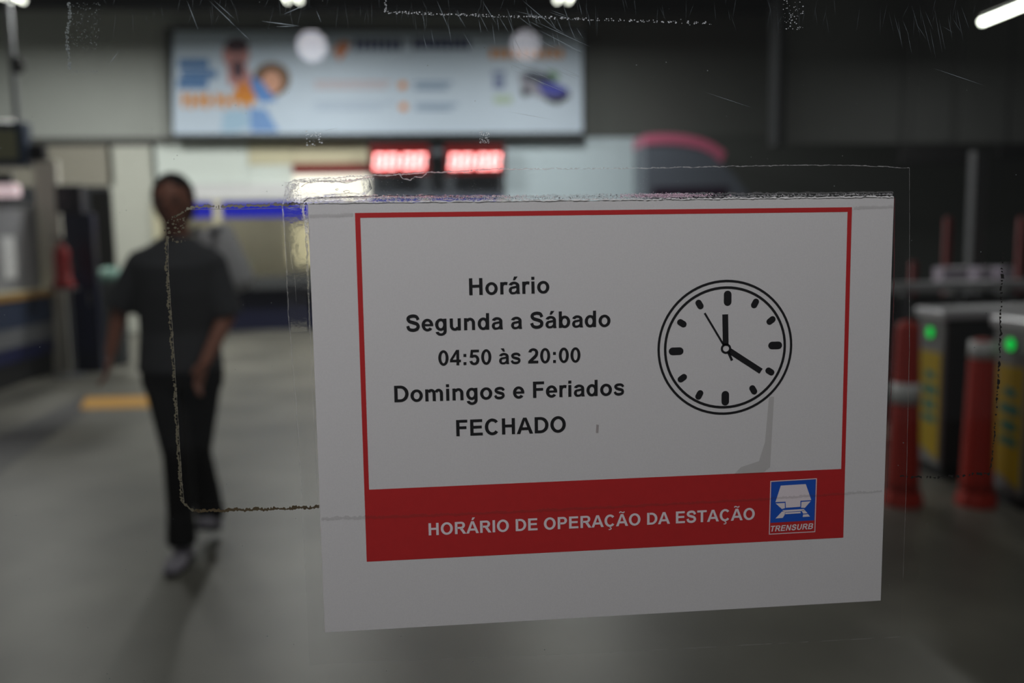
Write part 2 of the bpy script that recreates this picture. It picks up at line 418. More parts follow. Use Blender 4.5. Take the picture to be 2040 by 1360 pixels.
# monitor on a rod
MY = YB - 1.0
mon = thing('hanging_monitor', 'boxy dark blue framed monitor hanging from the ceiling over the counter', 'monitor')
a, b = P(-55, 332, MY), P(46, 240, MY)
MB().box((a.x, MY, a.z), (b.x, MY + .20, b.z), bevel=.03).build('casing', mat('monitor_blue', (24, 46, 74), 0.4), mon)
a2, b2 = P(-42, 318, MY), P(32, 258, MY)
MB().box((a2.x, MY - .01, a2.z), (b2.x, MY + .01, b2.z)).build('screen', mat('screen_olive', (104, 104, 84), 0.25, emit=.09), mon)
MB().tube((P(22, 200, MY).x, MY + .1, b.z), (P(22, 200, MY).x, MY + .1, CEIL), .03).build('rod', M_steel, mon)
a3 = P(26, 125, MY); MB().ball((a3.x, MY + .1, a3.z), .07, (1, 1, 1.3)).build('joint', M_dark, mon)
a4, b4 = P(56, 318, MY), P(78, 285, MY)
MB().box((b.x, MY + .1, a4.z), (b4.x, MY + .2, b4.z)).build('bracket', M_dark, mon)
# small bright lamp under monitor
lp = thing('counter_lamp', 'small glowing pinkish lamp over the service counter, below the monitor', 'lamp')
a, b = P(-50, 392, MY + .2), P(30, 366, MY + .2)
MB().box((a.x, MY + .2, a.z), (b.x, MY + .34, b.z), bevel=.02).build('diffuser', mat('pinkish_diffuser', (240, 215, 220), emit=.55, ergb=(255, 226, 232)), lp)
MB().box((a.x, MY + .25, b.z), (b.x - .05, MY + .29, b.z + .12)).build('bracket', M_steel, lp)
# tall navy post box, black board, extinguisher, teal bin
q = G(163, 742)
gp = thing('navy_cabinet', 'tall narrow navy cabinet with dark box on top, behind the red extinguisher', 'cabinet')
x0, x1 = P(134, 600, q.y).x, P(194, 600, q.y).x
MB().box((x0, q.y, 0), (x1, q.y + .14, P(160, 425, q.y).z), bevel=.01).build('body', mat('navy_gloss', (12, 18, 46), 0.35), gp)
MB().box((P(112, 400, q.y).x, q.y - .03, P(140, 425, q.y).z), (P(163, 400, q.y).x, q.y + .12, P(140, 368, q.y).z), bevel=.01).build('top_box', mat('navy_black', (10, 12, 24), 0.4), gp)
MB().box((x0 + .05, q.y - .01, .25), (x1 - .05, q.y, 1.2)).build('door', mat('navy_door', (14, 22, 60), 0.4), gp)
MB().box((x1 - .09, q.y - .03, .8), (x1 - .07, q.y - .01, .95)).build('handle', M_steel, gp)
q2 = Vector((0, q.y + 1.0, 0))
bd = thing('notice_board', 'tall black notice board on legs beside the navy cabinet', 'board')
x0, x1 = P(184, 480, q2.y).x, P(226, 480, q2.y).x
zt_ = P(205, 378, q2.y).z; zl_ = P(205, 592, q2.y).z
MB().box((x0, q2.y, zl_), (x1, q2.y + .06, zt_), bevel=.008).build('panel', mat('board_black', (9, 9, 13), 0.5), bd)
for x in (x0 + .03, x1 - .07): MB().box((x, q2.y + .01, 0), (x + .04, q2.y + .05, zl_)).build('leg', M_dark, bd)
MB().box((x0, q2.y - .14, 0), (x1, q2.y + .2, .03)).build('foot', M_dark, bd)
ex = thing('fire_extinguisher', 'red fire extinguisher in its stand beside the navy cabinet', 'fire extinguisher')
e0 = P(128, 574, q.y - .3)
MB().lathe((e0.x, q.y - .3, e0.z), [(.11, 0), (.115, .03), (.115, .06), (.085, .1), (.085, .38), (.07, .45), (.03, .5), (.03, .52)], 24).build('cylinder', M_red, ex, True)
MB().tube((e0.x, q.y - .3, e0.z + .52), (e0.x, q.y - .3, e0.z + .58), .02).build('valve', M_dark, ex)
MB().box((e0.x - .09, q.y - .31, e0.z + .56), (e0.x + .03, q.y - .29, e0.z + .58)).build('lever', M_dark, ex)
MB().tube((e0.x + .02, q.y - .3, e0.z + .55), (e0.x + .12, q.y - .3, e0.z + .2), .013).build('hose', M_dark, ex)
MB().box((e0.x - .02, q.y - .21, 0), (e0.x + .02, q.y - .17, e0.z + .3)).build('stand_post', M_steel, ex)
MB().lathe((e0.x, q.y - .3, 0), [(.17, 0), (.17, .02), (.03, .03)], 24).build('stand_base', M_steel, ex)
MB().box((e0.x - .12, q.y - .42, e0.z - .02), (e0.x + .12, q.y - .17, e0.z)).build('stand_shelf', M_steel, ex)
bn = thing('litter_bin', 'pale teal litter bin with swing lid standing behind the person, beside the notice board', 'bin')
qb = Vector((0, q2.y - .35, 0)); e1 = P(222, 600, qb.y)
MB().lathe((e1.x, qb.y, 0), [(.15, 0), (.17, .04), (.19, P(222, 565, qb.y).z), (.2, P(222, 560, qb.y).z)], 20).build('body', mat('bin_grey', (84, 88, 92)), bn, True)
MB().lathe((e1.x, qb.y, P(222, 560, qb.y).z), [(.2, 0), (.19, .06), (.13, .15), (.03, .18)], 20).build('lid', mat('bin_teal', (90, 128, 116)), bn, True)

# ------------------------------------------------------------------ hall lamps
def fixture(px, yend, length, wdt, label, W, n=2, z=None, x=None):
    p = P(px, 3, yend); x = p.x if x is None else x; z = z or p.z
    t = thing('ceiling_lamp', label, 'ceiling lamp', 'lamps hung under the dark ceiling')
    MB().box((x - wdt / 2, yend - length, z + .03), (x + wdt / 2, yend, z + .09), bevel=.01).build('housing', M_grey, t)
    for k in range(n):
        xx = x + (k - (n - 1) / 2) * wdt * .55
        MB().tube((xx, yend - length + .02, z), (xx, yend - .02, z), .022, n=10).build('tube', mat('lit_tube', (255, 255, 245), emit=6.0, ergb=(252, 255, 240)), t)
    for yy in (yend - .15, yend - length + .15):
        MB().tube((x, yy, z + .09), (x, yy, CEIL), .008, n=8).build('hanger', M_dark, t)
    area('lamp_light', (x, yend - length / 2, z - .03), wdt, length, W, (1, 1, .96), parent=t)
fixture(36, 12.6, 1.3, .30, 'hanging tube lamp at the top left corner, above the monitor', HALL_W * .9)
fixture(586, 12.6, 1.3, .30, 'hanging tube lamp above the orange lettering end of the banner', HALL_W)
fixture(1120, 12.6, 1.3, .30, 'hanging tube lamp above the car end of the banner', HALL_W * .8)
fixture(0, 8.4, 1.3, .30, 'unseen fill lamp added over the service counter', 12, z=5.0, x=-3.6)  # out of view, added to lighten the counter side
fixture(0, 2.6, 1.3, .30, 'unseen fill lamp added near the glass, over the walking person', FRONT_FILL_W, z=4.9, x=-1.0)  # out of view, added to lighten the front of the person
fixture(0, 2.6, 1.3, .30, 'unseen fill lamp added near the glass, over the turnstiles', FRONT_FILL_W * .8, z=4.9, x=2.2)  # out of view, added to lighten the turnstiles and cones
# bare tube at the far right
tp = P(1956, 45, 0.0)
yt = 0
dirv = (P(1956, 44, 10) - CAM); zt2 = 4.05
k_ = (zt2 - CAM.z) / dirv.z; e = CAM + dirv * k_
t = thing('tube_lamp', 'bare bright fluorescent tube at the top right corner', 'tube lamp')
MB().tube((e.x, e.y - 1.6, e.z), (e.x, e.y, e.z), .026, n=12).build('tube', mat('bare_tube', (255, 255, 245), emit=14.0, ergb=(250, 255, 240)), t)
MB().box((e.x - .04, e.y - 1.62, e.z + .05), (e.x + .04, e.y + .02, e.z + .11)).build('batten', M_dark, t)
for yy in (e.y - .2, e.y - 1.4): MB().tube((e.x, yy, e.z + .1), (e.x, yy, CEIL), .008, n=8).build('hanger', M_dark, t)
area('lamp_light', (e.x, e.y - .8, e.z - .05), .08, 1.5, TUBE_W, (1, 1, .96), parent=t)

# ------------------------------------------------------------------ right side: dark rear, turnstiles, cones
RY = WY - 3.2
struct(MB().box((P(1560, 300, RY).x, RY, P(1800, 285, RY).z), (HALL_R, RY + .25, CEIL)).build('wall_side', mat('dark_lintel', (92, 94, 94), 0.8)))
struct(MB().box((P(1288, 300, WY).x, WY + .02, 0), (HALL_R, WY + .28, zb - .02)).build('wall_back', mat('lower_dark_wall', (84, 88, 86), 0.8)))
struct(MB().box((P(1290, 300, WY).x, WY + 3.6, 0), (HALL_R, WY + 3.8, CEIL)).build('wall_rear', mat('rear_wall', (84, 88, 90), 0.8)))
struct(MB().box((P(1546, 300, RY).x, RY - .03, P(1800, 285, RY).z - .02), (P(1562, 300, RY).x, RY + .28, CEIL)).build('trim_9', M_ceil))
sg = thing('hanging_sign', 'wide dark sign board hanging under the lintel on the right', 'sign')
a, b = P(1795, 328, RY - .3), P(1930, 288, RY - .3)
MB().box((a.x, RY - .3, a.z), (b.x, RY - .2, b.z), bevel=.01).build('board', M_dark, sg)
for x in (a.x + .15, b.x - .15): MB().tube((x, RY - .25, b.z), (x, RY - .25, CEIL), .012, n=8).build('hanger', M_dark, sg)
sg = thing('hanging_sign', 'second dark sign board hanging at the right border of the view', 'sign')
a, b = P(1990, 318, RY - .3), P(2120, 284, RY - .3)
MB().box((a.x, RY - .3, a.z), (b.x, RY - .2, b.z), bevel=.01).build('board', M_dark, sg)
for x in (a.x + .15, b.x - .15): MB().tube((x, RY - .25, b.z), (x, RY - .25, CEIL), .012, n=8).build('hanger', M_dark, sg)

M_ts = mat('turnstile_steel', (150, 150, 152), 0.4, 0.3)
M_tside = mat('turnstile_side_dark', (44, 44, 46), 0.5)
M_ttop = mat('turnstile_top', (214, 214, 220), 0.3, 0.2)
M_green = mat('green_lamp', (10, 230, 90), emit=.6, ergb=(0, 235, 85))
def turnstile(px, zc_, label):
    # place so that the green lamp at height .875 falls on column px
    d = (P(px, 500, 5) - CAM); d = d / (d.dot(_fw)) * zc_
    x0 = CAM.x + d.x; y0 = CAM.y + d.y
    t = thing('turnstile', label, 'turnstile', 'turnstiles in a row on the right', (x0, y0, 0))
    W2 = .14; L_ = 1.25; H_ = 1.02
    MB().box((0, -W2, .08), (L_, W2, H_ - .06), bevel=.02).build('cabinet', M_tside, t)
    MB().box((-.012, -W2 + .005, .08), (.01, W2 - .005, H_ - .05), bevel=.01).build('end_panel', M_ts, t)
    MB().box((-.03, -W2 - .02, H_ - .06), (L_ + .03, W2 + .02, H_), bevel=.015).build('top', M_ttop, t)
    MB().box((.02, -W2 + .02, 0), (L_ - .02, W2 - .02, .08)).build('plinth', M_dark, t)
    g = MB(); g.poly([(-.018, -W2 + .02, .12), (-.018, W2 - .05, .18), (-.018, W2 - .05, .76), (-.018, -W2 + .02, .76)], .006, Vector((1, 0, 0)))
    g.build('yellow_panel', M_yel, t)
    g = MB()
    for zz, hh, ww in ((.62, .05, .05), (.53, .06, .075), (.44, .06, .06), (.36, .05, .07)):
        g.poly([(-.0195, -.02 + ww * s * 1.0, zz + hh * q / 2) for s, q in ((-1, -1), (1, -.6), (1, 1), (-1, .8))], .001, Vector((1, 0, 0)))
    g.build('teal_print', M_teal, t)
    MB().tube((-.02, -.01, .875), (-.008, -.01, .875), .042, n=24).build('lamp_ring', M_dark, t)
    MB().tube((-.024, -.01, .875), (-.019, -.01, .875), .032, n=24).build('green_lamp', M_green, t)
    MB().tube((.55, -W2 - .05, .85), (.55, -W2, .85), .06, n=20).build('hub', M_steel, t)
    for a in (90, 210, 330):
        v = Vector((math.cos(math.radians(a)) * .3, -.12, math.sin(math.radians(a)) * .3))
        MB().tube((.55, -W2 - .04, .85), Vector((.55, -W2 - .04, .85)) + v, .014, n=10).build('arm', M_steel, t)
    return t
T1 = turnstile(1864, 5.20, 'farther turnstile, its yellow end panel between the two orange cones')
T2 = turnstile(2027, 4.56, 'nearer turnstile cut by the right border of the view')

def cone(px, py, h, r0, r1, bands, label, capw=False):
    p = G(px, py)
    t = thing('traffic_cone', label, 'traffic cone', None, (p.x, p.y, 0))
    oc = mat('cone_orange', (186, 38, 18), 0.5)
    MB().lathe((0, 0, 0), [(r0 * 1.3, 0), (r0 * 1.3, .03), (r0 * 1.18, .06), (r0 * 1.08, .09)], 8, PI / 8).build('base', oc, t)
    MB().lathe((0, 0, 0), [(r0 * 1.05, .08), (r0, .14), (r1 + .004, h - .04), (r1, h - .02), (r1 * .6, h), (.01, h + .004)], 32).build('body', oc, t, True)
    for z0, z1 in bands:
        f = lambda z: r0 + (r1 - r0) * (z - .14) / (h - .18) + .006
        MB().lathe((0, 0, 0), [(f(z0), z0), (f(z1), z1)], 32).build('reflective_band', M_white, t, True)
    return t
cone(1797, 1003, 1.0, .082, .056, [(.56, .67)], 'tall orange cone with a white band, just beside the paper notice')
cone(1944, 1004, .90, .082, .060, [(.80, .89)], 'orange cone with a white top, standing between the two turnstiles')

# barrier and things beyond the turnstiles
rl = thing('barrier', 'steel barrier with pale upper rail behind the turnstiles', 'barrier')
yb = T1.location.y + 1.0
def rx(px, py): return P(px, py, yb)
a, b = rx(1700, 580), rx(2100, 570)
MB().box((a.x, yb, b.z - .02), (b.x, yb + .1, b.z + .05), bevel=.01).build('rail', M_ttop, rl)
MB().box((a.x, yb + .02, .5), (b.x, yb + .06, .54)).build('rail', M_steel, rl)
for px in (1700, 1800, 1905, 2010): 
    x = rx(px, 600).x; MB().box((x, yb, 0), (x + .05, yb + .08, b.z)).build('post', M_steel, rl)
g = MB().box((a.x, yb + .035, .1), (b.x, yb + .045, b.z - .05)); g.build('infill_panel', M_tside, rl)
ye = yb + 1.5
for px, w_, lab in ((1888, 12, 'slim red post behind the barrier, to the left of the grey post'), (2034, 12, 'slim red post behind the barrier, at the right border'), (1822, 9, 'short red post behind the barrier, beside the tall cone')):
    x = P(px, 480, ye).x; top = P(px, 432 if px > 1850 else 520, ye).z
    t = thing('red_post', lab, 'post', 'red posts behind the barrier')
    MB().lathe((x, ye, 0), [(.07, 0), (.07, .03), (.035, .05), (.035, top - .02), (.02, top)], 16).build('shaft', M_red, t, True)
    MB().lathe((x, ye, 0), [(.12, 0), (.12, .02), (.03, .03)], 20).build('foot', M_dark, t)
x = P(1948, 480, ye + .6).x
t = thing('grey_post', 'tall grey post behind the barrier between the red posts', 'post')
MB().box((x - .06, ye + .6, 0), (x + .06, ye + .7, P(1948, 300, ye + .6).z)).build('shaft', M_grey, t)
MB().box((x - .12, ye + .54, 0), (x + .12, ye + .76, .02)).build('foot', M_dark, t)
for k, (px, w_) in enumerate(((1905, 26), (1965, 14), (2008, 14))):
    yk = yb + .5; a, b = P(px - w_, 566, yk), P(px + w_, 532, yk)
    t = thing('reader_box', ('wide', 'small', 'small far right')[k] + ' pale lilac ticket reader standing on its stem behind the barrier', 'ticket reader', 'pale readers behind the barrier')
    MB().box((a.x, yk, a.z), (b.x, yk + .15, b.z), bevel=.01).build('casing', mat('lilac_casing', (214, 202, 222), 0.3), t)
    MB().box(((a.x + b.x) / 2 - .03, yk + .04, 0), ((a.x + b.x) / 2 + .03, yk + .10, a.z)).build('stem', M_steel, t)
    MB().box((a.x, yk, 0), (b.x, yk + .16, .02)).build('foot', M_dark, t)
# ------------------------------------------------------------------ walking person
def figure():
    base = G(366, 1122); Y0 = base.y + .05
    J = lambda px, py, dy=0.0: P(px, py, Y0 + dy)
    t = thing('person', 'person in charcoal t-shirt and black trousers walking towards the glass', 'person', None, (base.x, Y0, 0))
    skin = mat('skin', (178, 118, 98), 0.55, var=.04)
    def rem(o, vox, it=4):
        m_ = o.modifiers.new('union', 'REMESH'); m_.mode = 'VOXEL'; m_.voxel_size = vox; m_.use_smooth_shade = True
        s_ = o.modifiers.new('soften', 'SMOOTH'); s_.iterations = it; s_.factor = .5
        return o
    L0 = Vector((base.x, Y0, 0))
    hip = J(362, 715, .05); chest = J(355, 540, .02); neck = J(350, 468, .01)
    head = J(344, 405, -.01)
    shR, shL = J(283, 527, .02), J(421, 527, .02)          # his right is on the picture's left
    elR, wrR = J(241, 612, .04), J(221, 700, -.02)
    elL, wrL = J(452, 630, .02), J(408, 722, -.16)
    hR, hL = hip + Vector((-.09, 0, -.02)), hip + Vector((.09, 0, -.02))
    kR, kL = J(354, 905, -.10), J(392, 900, .10)
    aR, aL = Vector((J(364, 1060).x, Y0 - .02, .10)), Vector((J(392, 1040).x, Y0 + .26, .14))
    b = MB()
    b.ball(head + Vector((0, 0, .012)), 1, (.076, .094, .108)); b.ball(head + Vector((0, -.018, -.055)), 1, (.054, .066, .058))
    b.ball(head + Vector((0, -.098, -.012)), 1, (.013, .018, .024)); b.ball(head + Vector((0, -.088, -.052)), 1, (.024, .012, .009))
    b.ball(head + Vector((0, -.084, .028)), 1, (.055, .016, .012))
    for s_ in (-1, 1): b.ball(head + Vector((s_ * .078, .004, -.002)), 1, (.011, .02, .032))
    b.capsule(head + Vector((0, .02, -.08)), neck + Vector((0, .01, -.05)), .056, .062)
    b.loft([(neck + Vector((0, 0, -.02)), .07, .06), (chest + Vector((0, 0, .12)), .12, .08), (chest, .17, .12), (hip + Vector((0, 0, .15)), .145, .105), (hip, .16, .115), (hip + Vector((0, 0, -.09)), .14, .10)])
    for sh, el, wr in ((shR, elR, wrR), (shL, elL, wrL)):
        b.capsule(sh, el, .052, .041); b.capsule(el, wr, .041, .026)
    for h_, k_, a_ in ((hR, kR, aR), (hL, kL, aL)):
        b.capsule(h_, k_, .078, .052); b.capsule(k_, k_.lerp(a_, .3), .052, .055); b.capsule(k_.lerp(a_, .3), a_, .055, .036)
    def hand(wr, el, side):
        d = (wr - el).normalized(); d = (d + Vector((0, 0, -.25))).normalized()
        across = Vector((0.25 * side, 1, 0)); across = (across - d * across.dot(d)).normalized()
        pal = d.cross(across).normalized()
        rot = Matrix((across, pal, d)).transposed().to_4x4()
        b.ball(wr + d * .055, 1, (.040, .016, .050), rot=rot)
        for i, (off_, ln) in enumerate(((-.028, .068), (-.009, .078), (.010, .073), (.029, .058))):
            k0 = wr + d * .088 + across * off_
            k1 = k0 + d * ln * .5 + pal * .006 * side; k2 = k1 + (d * .8 - pal * .5 * -side).normalized() * ln * .5
            b.capsule(k0 - d * .02, k1, .0095, .0088, 10); b.capsule(k1, k2, .0088, .0072, 10)
        th0 = wr + d * .03 - across * .030; th1 = th0 - across * .028 + d * .030; th2 = th1 + d * .032 - across * .004
        b.capsule(th0, th1, .012, .0105, 10); b.capsule(th1, th2, .0105, .0085, 10)
    hand(wrR, elR, -1); hand(wrL, elL, 1)
    rem(b.build('body', skin, t, True, rel=L0), .007, 2)
    # clothes
    sh = mat('shirt_charcoal', (82, 83, 89), 0.9, var=.12, scale=14)
    s = MB()
    s.loft([(neck + Vector((0, .01, -.005)), .070, .070), (neck + Vector((0, .01, -.035)), .110, .085), (neck + Vector((0, .01, -.060)), .160, .100), (neck + Vector((0, .01, -.10)), .205, .120), (chest + Vector((0, .0, .04)), .220, .130), (chest + Vector((0, 0, .03)), .205, .145), (chest + Vector((0, 0, -.10)), .185, .135), (hip + Vector((0, 0, .13)), .178, .13), (hip + Vector((-.005, 0, .02)), .185, .14), (hip + Vector((-.005, 0, -.05)), .19, .145)])
    for a0, e0_ in ((shR, elR), (shL, elL)):
        s.ball(a0, .070); e2 = a0.lerp(e0_, 1.0); s.tube(a0, e2, .070, .074, 20)
    rem(s.build('shirt', sh, t, True, rel=L0), .009, 5)
    tr = MB()
    tm = mat('trousers_black', (22, 22, 26), 0.9, var=.15, scale=10)
    tr.loft([(hip + Vector((0, 0, .05)), .165, .125), (hip + Vector((0, 0, -.06)), .185, .14), (hip + Vector((0, 0, -.13)), .18, .13)])
    for h_, k_, a_ in ((hR, kR, aR), (hL, kL, aL)):
        tr.capsule(h_ + Vector((0, 0, -.03)), k_, .094, .066); tr.capsule(k_, a_ + Vector((0, .01, .03)), .066, .060)
        tr.tube(k_.lerp(a_, .7), a_ + Vector((0, 0, -.01)), .062, .070, 20)
    rem(tr.build('trousers', tm, t, True, rel=L0), .010, 4)
    hm = mat('hair_dark', (30, 24, 22), 0.85)
    h = MB(); h.ball(head + Vector((0, .018, .030)), 1, (.092, .098, .110)); h.ball(head + Vector((0, .035, -.02)), 1, (.088, .078, .078))
    ho = h.build('hair', hm, t, True, rel=L0)
    # cut the face opening: drop what lies before the hairline
    bm_ = bmesh.new(); bm_.from_mesh(ho.data)
    hl = head - L0
    dele = [v for v in bm_.verts if (v.co.y < hl.y - .035 and v.co.z < hl.z + .070) or (v.co.z < hl.z - .03 and v.co.y < hl.y + .0)]
    bmesh.ops.delete(bm_, geom=dele, context='VERTS'); bm_.to_mesh(ho.data); bm_.free()
    sol = ho.modifiers.new('depth', 'SOLIDIFY'); sol.thickness = .008
    for s_ in (-1, 1):
        MB().ball(head + Vector((s_ * .031, -.082, .010)) - L0, 1, (.012, .007, .007), 12, 8).build('eye', mat('eye_white', (150, 145, 140), .3), t, True)
        MB().ball(head + Vector((s_ * .031, -.086, .028)) - L0, 1, (.020, .007, .004), 12, 8).build('eyebrow', hm, t, True)
    MB().ball(head + Vector((0, -.099, -.052)) - L0, 1, (.022, .005, .006), 12, 8).build('mouth', mat('lips', (130, 70, 66), .5), t, True)
    for a_, up in ((aR, 0), (aL, .35)):
        g = MB(); c = a_ + Vector((0, 0, -.10 if not up else -.09))
        ms = Matrix.Translation(c) @ Matrix.Rotation(-up, 4, 'X')
        g.ball((0, .02, .045), 1, (.046, .06, .05)); g.ball((0, -.10, .032), 1, (.047, .10, .032)); g.ball((0, -.16, .026), 1, (.042, .05, .026))
        bmesh.ops.transform(g.bm, matrix=ms, verts=g.bm.verts)
        sh_ = rem(g.build('shoe', mat('shoe_grey', (170, 165, 180), .6), t, True, rel=L0), .006, 2)
        g = MB(); g.ball((0, -.10, .008), 1, (.05, .112, .012)); g.ball((0, .02, .008), 1, (.045, .062, .012))
        bmesh.ops.transform(g.bm, matrix=ms, verts=g.bm.verts)
        g.build('sole', M_black, sh_, True, rel=L0)
    # pale bag worn on the back
    bg = thing('backpack', 'pale grey bag showing behind the left shoulder of the walking person', 'bag')
    g = MB(); g.box((-.10, -.06, -.17), (.10, .06, .17), bevel=.05)
    cc = J(446, 518, .27)
    bmesh.ops.transform(g.bm, matrix=Matrix.Translation(cc) @ Matrix.Rotation(.38, 4, 'Y').inverted(), verts=g.bm.verts)
    g.build('sack', mat('bag_grey', (240, 240, 246), .8), bg, True)
    g = MB(); g.box((-.07, .06, -.14), (.07, .09, .02), bevel=.02)
    bmesh.ops.transform(g.bm, matrix=Matrix.Translation(cc) @ Matrix.Rotation(.38, 4, 'Y').inverted(), verts=g.bm.verts)
    g.build('pocket', mat('bag_pocket', (140, 140, 148), .8), bg, True)
    for dx in (-.07, .07):
        MB().tube(cc + Vector((dx * .7 - .05, -.04, .15)), cc + Vector((dx * .7 - .08, -.10, .13)), .014).build('strap', MATS['bag_pocket'], bg)
figure()

# ------------------------------------------------------------------ the glass with everything stuck on it
win = bpy.data.objects.new('window_1', None); C.objects.link(win); win['kind'] = 'structure'
pm = bpy.data.materials.new('window_glass'); make_glass(pm, (.985, .99, .985), .003)
MB().box((-1.3, 0, .12), (1.5, .006, 2.5)).build('pane', pm, win)
M_fr = mat('door_frame_aluminium', (70, 72, 74), 0.4, 0.6)
for lo, hi in (((-1.36, -.03, 0), (-1.3, .05, 2.56)), ((1.5, -.03, 0), (1.56, .05, 2.56)), ((-1.3, -.03, 2.5), (1.5, .05, 2.56)), ((-1.3, -.03, 0), (1.5, .05, .12))):
    MB().box(lo, hi).build('frame', M_fr, win)
struct(MB().box((HALL_L, -.1, 0), (-1.36, .1, CEIL)).build('wall_front', M_walld))
struct(MB().box((1.56, -.1, 0), (HALL_R, .1, CEIL)).build('wall_front', M_walld))
struct(MB().box((-1.36, -.1, 2.56), (1.56, .1, CEIL)).build('wall_front', M_walld))

# glyphs drawn stroke by stroke, 1000 units to the em
def Rc(x0, y0, x1, y1): return [[(x0, y0), (x1, y0), (x1, y1), (x0, y1)]]
def Ar(cx, cy, rx, ry, tx, ty, a0=0, a1=360):
    n = max(3, int(abs(a1 - a0) / 9)); out = []
    q = lambda a, f: (cx + (rx - tx * f) * math.cos(math.radians(a)), cy + (ry - ty * f) * math.sin(math.radians(a)))
    for i in range(n):
        a = a0 + (a1 - a0) * i / n; b = a0 + (a1 - a0) * (i + 1) / n
        out.append([q(a, 0), q(b, 0), q(b, 1), q(a, 1)])
    return out
def St(pts, w0, w1=None, w2=None):
    w1 = w1 or w0; w2 = w2 or w0
    P_ = [pts[0]] + list(pts) + [pts[-1]]; fine = []
    for i in range(1, len(P_) - 2):
        for k in range(6):
            t_ = k / 6
            fine.append(tuple(.5 * (2 * P_[i][j] + (P_[i + 1][j] - P_[i - 1][j]) * t_ + (2 * P_[i - 1][j] - 5 * P_[i][j] + 4 * P_[i + 1][j] - P_[i + 2][j]) * t_ ** 2 + (-P_[i - 1][j] + 3 * P_[i][j] - 3 * P_[i + 1][j] + P_[i + 2][j]) * t_ ** 3) for j in (0, 1)))
    fine.append(pts[-1]); n = len(fine); L_, Rr = [], []
    for i, p in enumerate(fine):
        a = fine[max(0, i - 1)]; b = fine[min(n - 1, i + 1)]
        dx, dy = b[0] - a[0], b[1] - a[1]; l = math.hypot(dx, dy) or 1
        u = i / (n - 1); wd = (w0 + (w1 - w0) * u * 2 if u < .5 else w1 + (w2 - w1) * (u - .5) * 2) / 2
        L_.append((p[0] - dy / l * wd, p[1] + dx / l * wd)); Rr.append((p[0] + dy / l * wd, p[1] - dx / l * wd))
    return [[L_[i], L_[i + 1], Rr[i + 1], Rr[i]] for i in range(n - 1)]
def sh(polys, dx, dy): return [[(x + dx, y + dy) for x, y in p] for p in polys]
acute = [[(225, 590), (278, 745), (435, 745), (318, 590)]]
grave = [[(331, 590), (278, 745), (121, 745), (238, 590)]]
